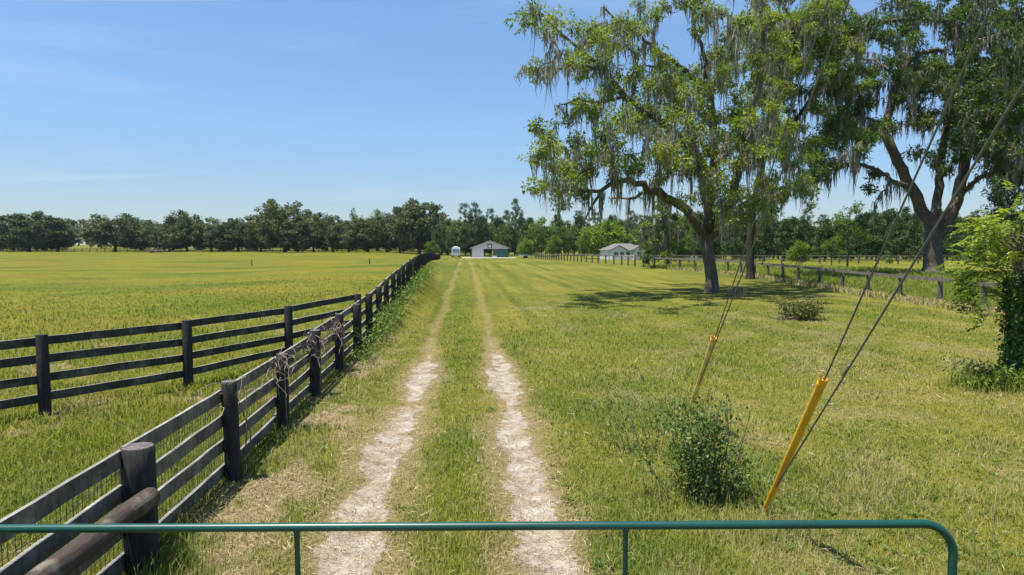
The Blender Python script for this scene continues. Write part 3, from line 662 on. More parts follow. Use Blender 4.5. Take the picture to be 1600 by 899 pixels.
# far and middle trees: prototypes built once, then copied with their parts
PROTO = {}
def proto(kind, name, label, group, seed, H, Wd, leafm, build):
    rng = np.random.default_rng(seed); random.seed(seed); root = thing(name, label, 'tree', (0, 0, 0), 0, group)
    build(root, rng, H, Wd, leafm); PROTO[kind] = [root, True]
def b_oak(root, rng, H, Wd, lm):
    mb = MB(); th = H * .28; mb.tube([(0, 0, -.3), (.1, 0, th * .5), (0, .1, th)], [.75, .55, .5], 7, lump=.08)
    n = 120; cen = []
    while len(cen) < n:
        u = rng.uniform(-1, 1, 3); 
        r = np.linalg.norm(u * [1, 1, 1.0])
        if .4 < r < 1 and u[2] > -.9: cen.append((u[0] * Wd / 2 * (1 - .1 * max(0, u[2])), u[1] * Wd / 2, max(1.6, H * .54 + u[2] * H * .45 + rng.normal(0, .6))))
    cen = np.array(cen); 
    for c in cen[rng.choice(n, 16, False)]: mb.tube([(0, 0, th * .9), tuple(c * [.4, .4, .6] + [0, 0, th * .4]), tuple(c)], [.35, .2, .06], 4)
    mb.build('trunk', M['far_bark'], root)
    v, t = cluster_leaves(rng, cen, rng.uniform(1.2, 2.4, n) * Wd / 22, 34, 3, .80, .55, .62, .1, .3); np_mesh('crown', v, 4, lm, root, attrs={'tint': t})
def b_moss_oak(root, rng, H, Wd, lm):
    b_oak(root, rng, H, Wd, lm)
    n = 130; a = rng.uniform(0, 2 * np.pi, n); r = np.sqrt(rng.random(n)) * Wd * .46
    P = np.stack([np.cos(a) * r, np.sin(a) * r, H * rng.uniform(.25, .78, n)], 1); v, t = moss_strands(rng, P, np.minimum(rng.uniform(1.2, 3.2, n), P[:, 2] - .8), 4, .32, .4); np_mesh('moss', v, 4, M['moss'], root, attrs={'tint': t * .7})
def b_pine(root, rng, H, Wd, lm):
    mb = MB(); mb.tube([(0, 0, -.3), (.15, .05, H * .5), (0, 0, H * .97)], [.36, .26, .06], 6)
    n = 30; zz = H * rng.uniform(.60, 1.0, n); a = rng.uniform(0, 2 * np.pi, n); r = Wd / 2 * np.sqrt(rng.random(n)) * np.clip(1.25 - (zz / H - .6) * 2.0, .25, 1)
    cen = np.stack([np.cos(a) * r, np.sin(a) * r, zz], 1)
    for c in cen: mb.tube([(0, 0, c[2] - .8), tuple(c)], [.09, .03], 4)
    mb.build('trunk', M['far_bark'], root)
    v, t = cluster_leaves(rng, cen, rng.uniform(.7, 1.2, n), 24, 4, .55, .22, .6, 0, .25); np_mesh('crown', v, 4, lm, root, attrs={'tint': t})
def b_cone(root, rng, H, Wd, lm):
    mb = MB(); mb.tube([(0, 0, -.3), (.1, 0, H * .5), (0, 0, H * .96)], [.2, .14, .03], 6); mb.build('trunk', M['far_bark'], root)
    n = 62; zz = H * (.10 + .90 * rng.random(n) ** 1.1); a = rng.uniform(0, 2 * np.pi, n); r = Wd / 2 * (1.05 - zz / H) ** .75 * rng.uniform(.35, 1.05, n)
    cen = np.stack([np.cos(a) * r, np.sin(a) * r, zz], 1)
    v, t = cluster_leaves(rng, cen, rng.uniform(.6, 1.0, n), 22, 4, .55, .18, .8, -.1, .25); np_mesh('crown', v, 4, lm, root, attrs={'tint': t})
def b_broad(root, rng, H, Wd, lm):
    mb = MB(); th = H * .3; mb.tube([(0, 0, -.3), (.05, 0, th), (0, .1, H * .8)], [H * .018, H * .014, .04], 6)
    n = 46; cen = []
    while len(cen) < n:
        u = rng.uniform(-1, 1, 3)
        if .3 < np.linalg.norm(u) < 1: cen.append((u[0] * Wd / 2 * (1 - .25 * u[2]), u[1] * Wd / 2 * (1 - .25 * u[2]), H * .57 + u[2] * H * .43))
    cen = np.array(cen)
    for c in cen[:14]: mb.tube([(0, 0, th * .9), tuple(c)], [.08, .03], 4)
    mb.build('trunk', M['far_bark'], root)
    v, t = cluster_leaves(rng, cen, rng.uniform(.10, .17, n) * H, 30, 3, H * .05, H * .028, .7, .2, H * .02); np_mesh('crown', v, 4, lm, root, attrs={'tint': t})
def b_airy(root, rng, H, Wd, lm):
    mb = MB(); mb.tube([(0, 0, -.3), (.1, 0, H * .4), (0, .1, H * .9)], [.16, .12, .03], 6)
    cen = []
    for k in range(20):
        z = H * rng.uniform(.35, 1.0); a = rng.uniform(0, 6.28); r = Wd / 2 * rng.uniform(.3, 1) * (1.15 - .5 * z / H); cen.append((math.cos(a) * r, math.sin(a) * r, z)); mb.tube([(0, 0, z - .12 * H), cen[-1]], [.06, .02], 4)
    mb.build('trunk', M['far_bark'], root); cen = np.array(cen)
    v, t = cluster_leaves(rng, cen, rng.uniform(.07, .13, len(cen)) * H, 26, 4, .34, .15, .7, .3, .15); np_mesh('crown', v, 4, lm, root, attrs={'tint': t})
def plant(kind, x, y, H, Wd=None, label=None, name=None, group=None, base=None):
    'next tree of a kind at ground x,y with height H'
    root, fresh = PROTO[kind][0], PROTO[kind][1]; bh, bw = BASE[kind]
    if fresh: o = root; PROTO[kind][1] = False
    else: o = copy_tree(root)
    sz = H / bh; sx = (Wd / bw) if Wd else sz
    o.location = (x, y, tz(x, y) - .05); o.scale = (sx, sx, sz); o.rotation_euler = (0, 0, random.uniform(0, 6.28))
    if label: o['label'] = label
    if group: o['group'] = group
    elif label and 'group' in o: del o['group']
    return o
BASE = {}
for kind, name, label, group, seed, H, Wd, lm, fn in [
    ('oak1', 'live_oak', 'dark spreading live oak in the far tree line beyond the pasture', 'live oaks of the far tree line', 21, 18, 22, 'far_oak', b_moss_oak),
    ('oak2', 'live_oak', 'dark spreading live oak in the far tree line beyond the pasture', 'live oaks of the far tree line', 22, 18, 20, 'far_oak', b_moss_oak),
    ('oak3', 'live_oak', 'dark spreading live oak in the far tree line beyond the pasture', 'live oaks of the far tree line', 23, 17, 22, 'far_oak', b_oak),
    ('pine1', 'tall_pine', 'tall bare stemmed pine rising above the wood behind the barn', 'tall pines behind the barn', 31, 22, 8, 'pine', b_pine),
    ('pine2', 'tall_pine', 'tall bare stemmed pine rising above the wood behind the barn', 'tall pines behind the barn', 32, 22, 9, 'pine', b_pine),
    ('cone1', 'young_pine', 'young dark green pine in the dense stand behind the right hand field', 'young pines of the stand on the right', 41, 11, 5.5, 'pine', b_cone),
    ('cone2', 'young_pine', 'young dark green pine in the dense stand behind the right hand field', 'young pines of the stand on the right', 42, 11, 6, 'pine', b_cone),
    ('broad1', 'broadleaf_tree', 'rounded green tree in the wood behind the barn', 'green trees of the wood behind the barn', 51, 13, 10, 'far_green', b_broad),
    ('broad2', 'broadleaf_tree', 'rounded green tree in the wood behind the barn', 'green trees of the wood behind the barn', 52, 13, 11, 'far_green', b_broad),
    ('bright', 'bright_green_tree', 'small light green tree', None, 61, 6, 5, 'bright_green', b_broad),
    ('airy', 'airy_tree', 'airy light green tree', None, 71, 8.5, 6, 'bright_green', b_airy)]:
    proto(kind, name, label, group, seed, H, Wd, M[lm], fn); BASE[kind] = (H, Wd)
def plant_px(kind, px, top, Y, wpx=None, **kw):
    p = at(px, 392, Y); z = tz(p.x, Y); H = at(px, top, Y).z - z
    return plant(kind, p.x, Y, H, None if wpx is None else wpx * Y / F0, **kw)
random.seed(99)
# the oak row beyond the pasture, left to right (sight x, top, distance, width); notable ones first carry labels of their own
for px, top, Y, w, lab in [
    (45, 333, 285, 95, 'broad oak with three trunks at the far left end of the tree line'),
    (180, 334, 280, 88, 'lone round oak with dark trunk beside the gap in the tree line'),
    (445, 312, 265, 90, 'tallest moss grey oak rising in the middle of the left tree line'),
    (655, 314, 250, 95, 'wide grey mossy oak in the tree line left of the white camper'),
    (292, 329, 290, 62, 'oak with a small knob on top above the brush pile')]:
    plant_px(random.choice(['oak1', 'oak2']), px, top, Y, w, label=lab)
OG = 'live oaks of the far tree line'; OL = 'dark spreading live oak in the far tree line beyond the pasture'
for px, top, Y, w in [(-70, 340, 300, 90), (-10, 342, 305, 80), (90, 340, 295, 70), (245, 344, 300, 70), (330, 341, 290, 70), (372, 342, 285, 75), (408, 335, 280, 60), (490, 332, 275, 65), (520, 338, 270, 62), (545, 345, 262, 60), (575, 343, 265, 60), (605, 334, 262, 62), (625, 325, 258, 60), (690, 335, 255, 50), (700, 345, 245, 50), (350, 350, 280, 60), (265, 350, 285, 60), (465, 345, 260, 60)]:
    plant_px(random.choice(['oak1', 'oak2', 'oak3']), px, top, Y + random.uniform(-3, 3), w, label=OL, group=OG)
for px, top, Y, w in [(-40, 350, 350, 80), (70, 352, 345, 80), (220, 352, 350, 80), (310, 348, 350, 90), (400, 348, 340, 90), (510, 350, 330, 90), (590, 347, 320, 90), (670, 350, 310, 90), (20, 356, 360, 90), (270, 356, 350, 80), (360, 354, 345, 80), (450, 352, 335, 80), (550, 352, 320, 80), (630, 352, 310, 80)]:
    plant_px(random.choice(['oak2', 'oak3']), px, top, Y, w, label='dim oak in the second row behind the far tree line', group='back row of the far tree line')
plant_px('broad1', 556, 328, 275, 30, label='bright green tree crown showing between grey oaks in the left tree line', group=None)
plant_px('broad2', 590, 327, 285, 34, label='narrow green crown just left of the wide grey oak', group=None)
# wood behind the barn
for k, (px, top, w) in enumerate([(727, 319, 26), (743, 318, 24), (768, 327, 24), (795, 330, 26), (806, 312, 24), (812, 334, 22), (905, 330, 24), (930, 333, 24), (985, 330, 26), (1010, 338, 24), (1055, 335, 24), (1150, 335, 26), (1205, 328, 26), (1260, 330, 26), (1285, 336, 26), (1358, 338, 30), (1385, 342, 24), (1520, 330, 26), (1555, 325, 26)]):
    plant_px('pine1' if k % 2 else 'pine2', px, top, 240 + 6 * (k % 5), w, label='tall bare stemmed pine rising above the wood behind the barn' if px < 1000 else 'tall pine rising above the young stand on the right', group='tall pines behind the barn' if px < 1000 else 'tall pines above the right stand')
for k in range(38):
    px = 690 + k * 8.7 + random.uniform(-4, 4); top = random.uniform(336, 360); Y = random.uniform(216, 250) if px < 830 else random.uniform(205, 250)
    kind = random.choice(['broad1', 'broad2', 'oak3', 'cone1', 'cone2'])
    lab = {'o': 'dark oak in the wood behind the barn', 'b': 'rounded green tree in the wood behind the barn', 'c': 'young pine in the wood behind the barn'}[kind[0]]
    plant_px(kind, px, top, Y, random.uniform(26, 44), label=lab, group={'o': 'oaks', 'b': 'green trees', 'c': 'young pines'}[kind[0]] + ' of the wood behind the barn')
# the stand of young pines behind the right-hand field
for k in range(66):
    px = 1026 + k * 9.6 + random.uniform(-4, 4); Y = random.uniform(135, 165) if k % 3 else random.uniform(120, 132)
    top = 346 + 9 * math.sin(px * .021) + random.uniform(-6, 10) - (6 if px > 1180 else 0)
    plant_px(random.choice(['cone1', 'cone2']), px, top, Y, random.uniform(34, 52), label='young dark green pine in the dense stand behind the right hand field', group='young pines of the stand on the right')
for px, top, Y, w, kind, lab in [
    (945, 343, 180, 74, 'bright', 'large round bright green tree just behind the white house'), (822, 371, 190, 27, 'bright', 'small light green tree right of the barn'),
    (866, 366, 186, 28, 'bright', 'light green tree in the gap between barn and white house'), (913, 362, 176, 22, 'bright', 'yellowish green tree left of the big round tree by the house'),
    (1249, 374, 92, 34, 'bright', 'small round bright green tree alone in the right field'), (1391, 402, 100, 13, 'bright', 'tiny round sapling in front of the pine stand left of the massive oak'),
    (1325, 320, 86, 66, 'airy', 'airy light green tree with open branches between the two big mossy trees'), (1300, 372, 90, 40, 'airy', 'low leafy branch tree beside the airy green tree'),
    (675, 375, 215, 24, 'bright', 'pale green bushy tree at the foot of the oaks left of the camper'), (1085, 345, 110, 40, 'airy', 'airy green tree seen left of the leaning trunk'), (1540, 360, 95, 60, 'broad1', 'dark rounded tree right of the massive oak'), (1590, 330, 80, 80, 'broad2', 'dense dark tree at the right edge behind the vine covered trunk')]:
    plant_px(kind, px, top, Y, w, label=lab)
# far wood closing the view: one mass of crowns
rng = np.random.default_rng(5)
a = np.concatenate([rng.uniform(-46, 40, 900)]); dist = rng.uniform(520, 640, 900); H = rng.uniform(4, 17, 900)
cen = np.stack([np.sin(np.radians(a)) * dist, np.cos(np.radians(a)) * dist, H], 1)
v, t = cluster_leaves(rng, cen, rng.uniform(3, 6, 900), 14, 3, 2.6, 1.8, .8, 0, .8)
tag(np_mesh('distant_wood', v, 4, M['far_oak'], attrs={'tint': t}), 'hazy wood along the horizon behind the tree line', 'wood', kind='stuff')

# ------------------------------------------------------------------ barn, house, camper, trailer
p = gp(765, 402.5); bx, by, bz = p.x, 196.0, tz(p.x, 196.0)
k = by / F0
barn = thing('barn', 'white gabled barn with green sliding door at the end of the lane', 'barn', (bx, by, bz), R(-1))
WB = 10.4; EV = 2.75; RD = 4.75; LB = 16.0
mb = MB(); x0, x1_ = -WB / 2, WB / 2; d0, d1 = -1.9, 1.0
mb.prism([(x0, 0), (d0, 0), (d0, 2.55), (x0, EV)], 0, .14)
mb.prism([(x0, EV), (d0, 2.55), (d1, 2.55), (x1_, 2.55), (x1_, EV), (0, RD)], 0, .14)
mb.box((x0 + .07, LB / 2 + .1, EV / 2), (.14, LB - .1, EV)); mb.box((x1_ - .07, LB / 2 + .1, EV / 2), (.14, LB - .1, EV))
mb.box((x0 / 2 - 1, LB - .1, EV / 2), (3.0, .14, EV)); mb.box((x1_ / 2 + .6, LB - .1, EV / 2), (4.0, .14, EV)); mb.build('wall', M['barn_white'], barn)
mb = MB(); mb.box(((d1 + x1_) / 2, .04, 1.27), (x1_ - d1, .12, 2.5))
for q in range(6): mb.box((d1 + .35 + q * .75, -.035, 1.27), (.05, .03, 2.5))
mb.build('sliding_door', M['barn_green'], barn)
mb = MB()
for sgn in (-1, 1):
    a = Vector((0, 0, RD + .1)); b = Vector((sgn * (WB / 2 + .65), 0, EV - .15 * 1 + .02)); n = Vector((sgn * (RD - EV), 0, WB / 2)).normalized() * .09
    poly = [a, b, b + n, a + n] if sgn > 0 else [b, a, a + n, b + n]; vs = [(q.x, -.55, q.z) for q in poly] + [(q.x, LB + .4, q.z) for q in poly]
    mb.add(vs, [(0, 1, 2, 3), (7, 6, 5, 4), (0, 4, 5, 1), (1, 5, 6, 2), (2, 6, 7, 3), (3, 7, 4, 0)])
mb.build('roof', M['barn_roof'], barn)
mb = MB(); mb.box((-.15, -.03, 3.35), (1.25, .1, 1.2)); hd = mb.build('loft_panel', M['dark'], barn)
mb = MB(); mb.tube([(-.15 + .30 * math.cos(q * math.pi / 7), -.10, 3.35 + .30 * math.sin(q * math.pi / 7)) for q in range(15)], .13, 6, cap=False); mb.build('round_emblem', M['white'], hd)
mb = MB(); mb.box((x0 - .25, 2.2, 1.3), (.2, 4, 2.4)); mb.build('side_panel', M['barn_green'], barn)
mb = MB(); mb.box((-.05, 5, 1.25), (.12, 9.6, 2.5)); mb.build('stall_partition', M['dark'], barn)
mb = MB(); mb.box((1.2, -.4, .3), (1.2, .6, .5)); mb.box((1.2, -.4, .58), (1.3, .7, .06)); mb.build('feed_box', M['silver'], barn)
mb = MB(); mb.box((bx - .5, by - 3, bz + .03), (15, 5.8, .1)); tag(mb.build('concrete_apron', M['concrete']), kind='structure')

hp = at(981, 392, 165.0); hz = tz(hp.x, 165.0)
house = thing('house', 'white single storey house with grey shingle roof and front gable behind the rail fence', 'house', (hp.x, 165, hz), R(4)); house.scale = (.92, .92, .86)
mb = MB(); mb.box((0, 5, 1.4), (10.2, 8, 2.8)); mb.prism([(-4.6, 0), (-.6, 0), (-.6, 2.8), (-2.6, 4.0), (-4.6, 2.8)], -.6, 1.1); mb.prism([(1.6, 0), (4.6, 0), (4.6, 2.8), (3.1, 3.9), (1.6, 2.8)], -.3, 1.1); mb.build('wall', M['house_wall'], house)
mb = MB()
vs = [(-5.6, .5, 2.7), (5.6, .5, 2.7), (5.6, 9.5, 2.7), (-5.6, 9.5, 2.7), (-2.2, 5, 4.6), (2.2, 5, 4.6)]
mb.add(vs, [(0, 1, 5, 4), (1, 2, 5), (2, 3, 4, 5), (3, 0, 4), (3, 2, 1, 0)])
for cx, hw, zr, y0 in ((-2.6, 2.4, 4.05, -.9), (3.1, 1.85, 3.95, -.6)):
    for sgn in (-1, 1):
        e = (cx + sgn * hw, 2.72); top = (cx, zr); vs = [(e[0], y0, e[1]), (top[0], y0, top[1]), (top[0], 4.6, top[1]), (e[0], 4.6, e[1])]; vs += [(q[0], q[1], q[2] + .12) for q in vs]
        mb.add(vs, [(3, 2, 1, 0), (4, 5, 6, 7), (0, 1, 5, 4), (1, 2, 6, 5), (2, 3, 7, 6), (3, 0, 4, 7)])
mb.build('roof', M['shingle'], house)
for cx, yy in ((-3.4, -.62), (-1.8, -.62), (.4, .98), (3.1, -.32)):
    mb = MB(); mb.box((cx, yy, 1.5), (1.1, .08, 1.4)); w = mb.build('window', M['glass'], house)
    mb = MB(); [mb.box((cx + q, yy - .05, 1.5), (.08, .05, 1.5)) for q in (-.56, 0, .56)]; [mb.box((cx, yy - .055, z), (1.2, .05, .08)) for z in (.8, 2.2)]; mb.build('frame', M['white'], w)
mb = MB(); mb.box((5.6, 6, 1.3), (.1, 3, 2.4)); mb.build('garage_door', M['white'], house)
wf = thing('white_fence', 'low white rail fence in front of the white house', 'fence', tuple(at(1000, 398, 138)), 0); wf.location.z = tz(wf.location.x, 138)
for q in range(9): mb = MB(); mb.box((-8 + q * 2.6, 0, .6), (.14, .14, 1.25)); mb.build('post', M['white'], wf)
for z in (.45, .8, 1.12): mb = MB(); mb.beam((-8, -.09, z), (12.8, -.09, z), .04, .16); mb.build('rail', M['white'], wf)

cp = at(712, 395, 205); cz_ = tz(cp.x, 205)
cam_r = thing('camper', 'white boxy camper with tinted windscreen parked left of the barn', 'camper', (cp.x, 205, cz_), R(-1))
mb = MB(); mb.prism([(-1.2, .55), (1.2, .55), (1.25, 1.0), (1.2, 2.75), (1.0, 3.0), (-1.0, 3.0), (-1.2, 2.75), (-1.25, 1.0)], 0, 6.5); mb.build('body', M['white'], cam_r)
mb = MB(); mb.box((0, -.03, 2.0), (2.0, .08, 1.0)); mb.build('windscreen', M['blue_glass'], cam_r)
mb = MB(); mb.box((0, -.1, .62), (2.3, .2, .25)); mb.build('bumper', M['silver'], cam_r)
mb = MB(); mb.box((0, 1.5, 3.12), (1.2, 1.6, .25)); mb.build('roof_unit', M['white'], cam_r)
for sx in (-1, 1):
    mb = MB(); mb.box((sx * .85, -.04, 1.05), (.34, .08, .22)); mb.build('headlight', M['galv'], cam_r)
    for yy in (1.1, 5.0): mb = MB(); mb.tube([(sx * .85, yy, .42), (sx * 1.17, yy, .42)], .42, 14); mb.build('wheel', M['rubber'], cam_r)
tp = at(820, 399, 190); tzz = tz(tp.x, 190)
tr_ = thing('utility_trailer', 'small pale flatbed trailer parked right of the barn', 'trailer', (tp.x, 190, tzz), R(15))
mb = MB(); mb.box((0, 0, .62), (2.6, 1.6, .12)); [mb.box((0, yy, .85), (2.6, .05, .34)) for yy in (-.8, .8)]; mb.build('bed', M['white'], tr_)
for yy in (-.9, .9): mb = MB(); mb.tube([(.2, yy - .1, .34), (.2, yy + .1, .34)], .34, 14); mb.build('wheel', M['rubber'], tr_)
mb = MB(); mb.tube([(-1.3, 0, .58), (-2.4, 0, .5)], .05, 6); mb.build('tow_bar', M['silver'], tr_)

# ------------------------------------------------------------------ fences
random.seed(4)
def post_mesh(h, r, sides=14, lump=.03, dome=.012):
    mb = MB(); rr = [r * 1.02, r, r, r * .985, r * .9]; mb.tube([(0, 0, -.25), (0, 0, h * .4), (0, 0, h * .8), (0, 0, h - dome), (0, 0, h)], rr, sides, 0, False, True, lump)
    n = len(mb.v); top = mb.v[-sides:]; mb.add(list(top) + [(0, 0, h + .004)], [(q, (q + 1) % sides, sides) for q in range(sides)], 1)
    return mb
mf = thing('board_fence', 'long black four board fence with wire mesh running along the left of the lane', 'fence', (-2.95, 6.31, 0))
O = Vector((-2.95, 6.31, 0))
PY = [3.7] + [6.31 + 2.42 * q for q in range(76)]
PP = [Vector((float(fence_x(y)) + random.uniform(-.03, .03), y, tz(float(fence_x(y)), y))) for y in PY]
for i, q in enumerate(PP):
    near = i == 1; r = .145 if near else random.uniform(.095, .11); h = 1.17 if near else (1.24 if i < 4 else 1.32) + random.uniform(-.03, .04)
    o = post_mesh(h, r, 20 if i < 5 else 10).build('post', [M['post_wood'], M['post_end']], mf, q - O); o.rotation_euler = (random.uniform(-.02, .02), random.uniform(-.02, .02), random.uniform(0, 6))
far_rails = MB()
for i in range(len(PP) - 1):
    a, b = PP[i], PP[i + 1]
    for j, z in enumerate((1.10, .76, .44, .15)):
        jj = random.uniform(-.022, .022); off = Vector((-.125, 0, 0)); zz = z * (1 if i < 4 else 1.07); 
        A = a + off + Vector((0, -.02, zz + jj)) - O; Bv = b + off + Vector((0, -.004, zz + random.uniform(-.022, .022))) - O
        if i < 25: mb = MB(); mb.beam(A, Bv, .036, .15, rough=.004, seg=6, edge=1); mb.build('rail', [M['fence_wood_y'], M['sunlit_worn_edge']], mf)
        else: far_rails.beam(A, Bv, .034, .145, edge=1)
tag(far_rails.build('distant_rails', [M['fence_wood_y'], M['sunlit_worn_edge']], mf), kind='stuff')
mb = MB()
def wire_line(mb, a, b, r): 
    a = Vector(a); b = Vector(b); d = (b - a).normalized(); s1 = d.orthogonal().normalized() * r; s2 = d.cross(s1).normalized() * r
    mb.add([a + s1, a - s1 * .5 + s2 * .87, a - s1 * .5 - s2 * .87, b + s1, b - s1 * .5 + s2 * .87, b - s1 * .5 - s2 * .87], [(0, 1, 4, 3), (1, 2, 5, 4), (2, 0, 3, 5)])
xw = -.165
yy = 3.7
while yy < 18:
    wire_line(mb, (xw + random.gauss(0, .004), yy - O.y, .03), (xw + random.gauss(0, .004), yy - O.y + random.gauss(0, .01), 1.06), .003); yy += .075
for z in (.05, .13, .22, .32, .43, .55, .68, .82, .95, 1.06):
    ya = 3.7
    while ya < 18: wire_line(mb, (xw, ya - O.y, z + random.gauss(0, .004)), (xw, ya + 1.2 - O.y, z + random.gauss(0, .004)), .003 if z < 1 else .0036); ya += 1.2
mb.build('wire_mesh', M['wire'], mf)
mb = MB()      # a slack strand of wire on the lane side
for i in range(0, 7):
    pts = [PP[i].lerp(PP[i + 1], q / 8) - O + Vector((-.09, 0, 1.02 - .10 * math.sin(q / 8 * math.pi) + random.gauss(0, .008))) for q in range(9)]; mb.tube(pts, .003, 4)
mb.build('loose_wire', M['cable'], mf)
# round brace log resting between the two first posts
lg = MB(); pa = Vector((-2.84, 6.22, .735)); pb = Vector((-2.93, 3.8, .72)); n = 10
lg.tube([pa.lerp(pb, q / n) + Vector((0, 0, random.gauss(0, .006))) for q in range(n + 1)], [.086 + random.uniform(-.005, .008) for _ in range(n + 1)], 18, lump=.035)
o = lg.build('brace_log', M['log_wood'], None); o.data.transform(Matrix.Translation(-pa)); o.location = pa; o.parent = mf; o.location = pa - O
# cross fence through the pasture
cf = thing('board_fence', 'black four board fence crossing the pasture and meeting the long fence', 'fence', (-5.76, 14.45, 0)); O2 = Vector((-5.76, 14.45, 0))
cd_ = Vector((1.585, 2.19, 0)); CP = [Vector((-7.37, 12.33, 0)) + (Vector((-5.76, 14.45, 0)) - Vector((-7.37, 12.33, 0))) * q for q in (-3, -2, -1, 0, 1)] + [Vector((-4.35, 17.0, 0)), Vector((-3.12, 19.9, 0))]
for q in CP: 
    q.z = tz(q.x, q.y); mb = MB(); mb.tube([(0, 0, -.25), (0, 0, .7), (0, 0, 1.40), (0, 0, 1.42)], [.10, .10, .098, .09], 10, lump=.02); mb.build('post', M['post_wood'], cf, q - O2)
for a, b in zip(CP[:-1], CP[1:]):
    nrm = (b - a).normalized().cross(Vector((0, 0, 1))) * -.115
    for z in (1.31, .97, .63, .30):
        mb = MB(); mb.beam(a - O2 + nrm + Vector((0, 0, z + random.uniform(-.02, .02))), b - O2 + nrm + Vector((0, 0, z + random.uniform(-.02, .02))), .036, .15, rough=.004, seg=6, edge=1); mb.build('rail', [M['fence_wood'], M['sunlit_worn_edge']], cf)
# right-hand fence
RY = [20, 28, 31.5, 35.3, 38.6, 42, 46, 50, 54, 58, 62, 66, 70, 76, 82, 90, 100, 110, 120, 150, 192]; RX = [21.6, 22.43, 22.9, 23.33, 23.57, 24, 24.7, 25.1, 25.6, 26, 26.3, 26.5, 26.4, 25.1, 24.2, 23.1, 22.8, 21.3, 20.4, 19.6, 18.9]
yl = [20.8, 24.6, 28.1, 31.5, 35.2, 38.6, 42.1, 46.3, 50.0]
while yl[-1] < 186: yl.append(yl[-1] + 3.5)
rf = thing('rail_fence', 'grey weathered fence with one top rail running along the right of the lane', 'fence', (23, 31.5, 0)); O3 = Vector((23, 31.5, 0))
RP = [Vector((float(np.interp(y, RY, RX)), y, tz(float(np.interp(y, RY, RX)), y))) for y in yl]
for i, q in enumerate(RP):
    mb = MB(); mb.tube([(0, 0, -.25), (0, 0, .7), (0, 0, 1.42), (0, 0, 1.45)], [.115, .115, .11, .10], 9, lump=.03); o = mb.build('post', M['grey_post'], rf, q - O3); o.rotation_euler = (random.uniform(-.035, .035), random.uniform(-.04, .04), random.uniform(0, 6)); 
for a, b in zip(RP[:-1], RP[1:]):
    mb = MB(); mb.beam(a - O3 + Vector((-.13, 0, 1.30)), b - O3 + Vector((-.13, 0, 1.30)), .045, .16, rough=.008, seg=4); mb.build('rail', M['grey_wood'], rf)
mb = MB()
for a, b in zip(RP[:14], RP[1:15]):
    for z in (.2, .5, .8): wire_line(mb, a - O3 + Vector((.1, 0, z)), b - O3 + Vector((.1, 0, z)), .004)
mb.build('wire', M['wire'], rf)
# plain rail fences far away
def far_fence(label, a, b, n, z, rails, m, name='rail_fence', hh=1.3, pw=.16, rh=.14):
    a = Vector(a); b = Vector(b); f = thing(name, label, 'fence', a)
    P = [a.lerp(b, q / n) for q in range(n + 1)]
    for q in P: q.z = tz(q.x, q.y); mb = MB(); mb.box((0, 0, hh / 2), (pw, pw, hh)); mb.build('post', m, f, q - a)
    for z in rails:
        mb = MB()
        for u, v in zip(P[:-1], P[1:]): mb.beam(u - a + Vector((0, -pw * .7, z)), v - a + Vector((0, -pw * .7, z)), .04, rh)
        mb.build('rail', m, f)
far_fence('distant dark board fence along the foot of the far tree line', (-255, 292, 0), (-12, 268, 0), 80, 0, (1.2, .8, .4), M['fence_wood'], 'board_fence')
far_fence('distant pale board fence across the back of the right field', (27, 108, 0), (82, 96, 0), 20, 0, (1.25, .7), M['grey_wood'])

# ------------------------------------------------------------------ gate in front of the camera
ga = Vector((-3.08, 4.25, 0)); gb = Vector((3.0, 3.92, 0)); gd = (gb - ga).normalized(); gl = (gb - ga).length
gt = thing('field_gate', 'green tubular steel gate with rounded corners across the lane in the foreground', 'gate', ga, math.atan2(gd.y, gd.x))
rr = .026; zt = 1.28; zb = .18; cr_ = .2; pts = []
for (cx, cz, a0) in ((gl - cr_, zt - cr_, 90), (gl - cr_, zb + cr_, 0), (cr_, zb + cr_, -90), (cr_, zt - cr_, 180)):
    pts += [(cx + cr_ * math.cos(R(a0 - 90 * q / 10)), 0, cz + cr_ * math.sin(R(a0 - 90 * q / 10))) for q in range(11)]
mb = MB(); mb.tube(pts + [pts[0], pts[1]], rr, 16, cap=False); mb.build('frame', M['gate'], gt)
for z in (.36, .52, .70, .88): mb = MB(); mb.tube([(.03, 0, z), (gl - .03, 0, z)], .022, 12); mb.build('bar', M['gate'], gt)
for x in (2.05, 4.055): mb = MB(); mb.tube([(x, -.006, zb), (x, -.006, zt - .045), (x, -.006, zt - .03), (x, -.006, zt - .012)], [.0165, .0165, .021, .024], 10); mb.build('brace', M['gate'], gt)
for z in (.3, 1.15): mb = MB(); mb.tube([(-.06, 0, z - .06), (-.06, 0, z + .06)], .02, 10); mb.beam((-.06, 0, z), (0, 0, z), .03, .05); mb.build('hinge', M['galv'], gt)

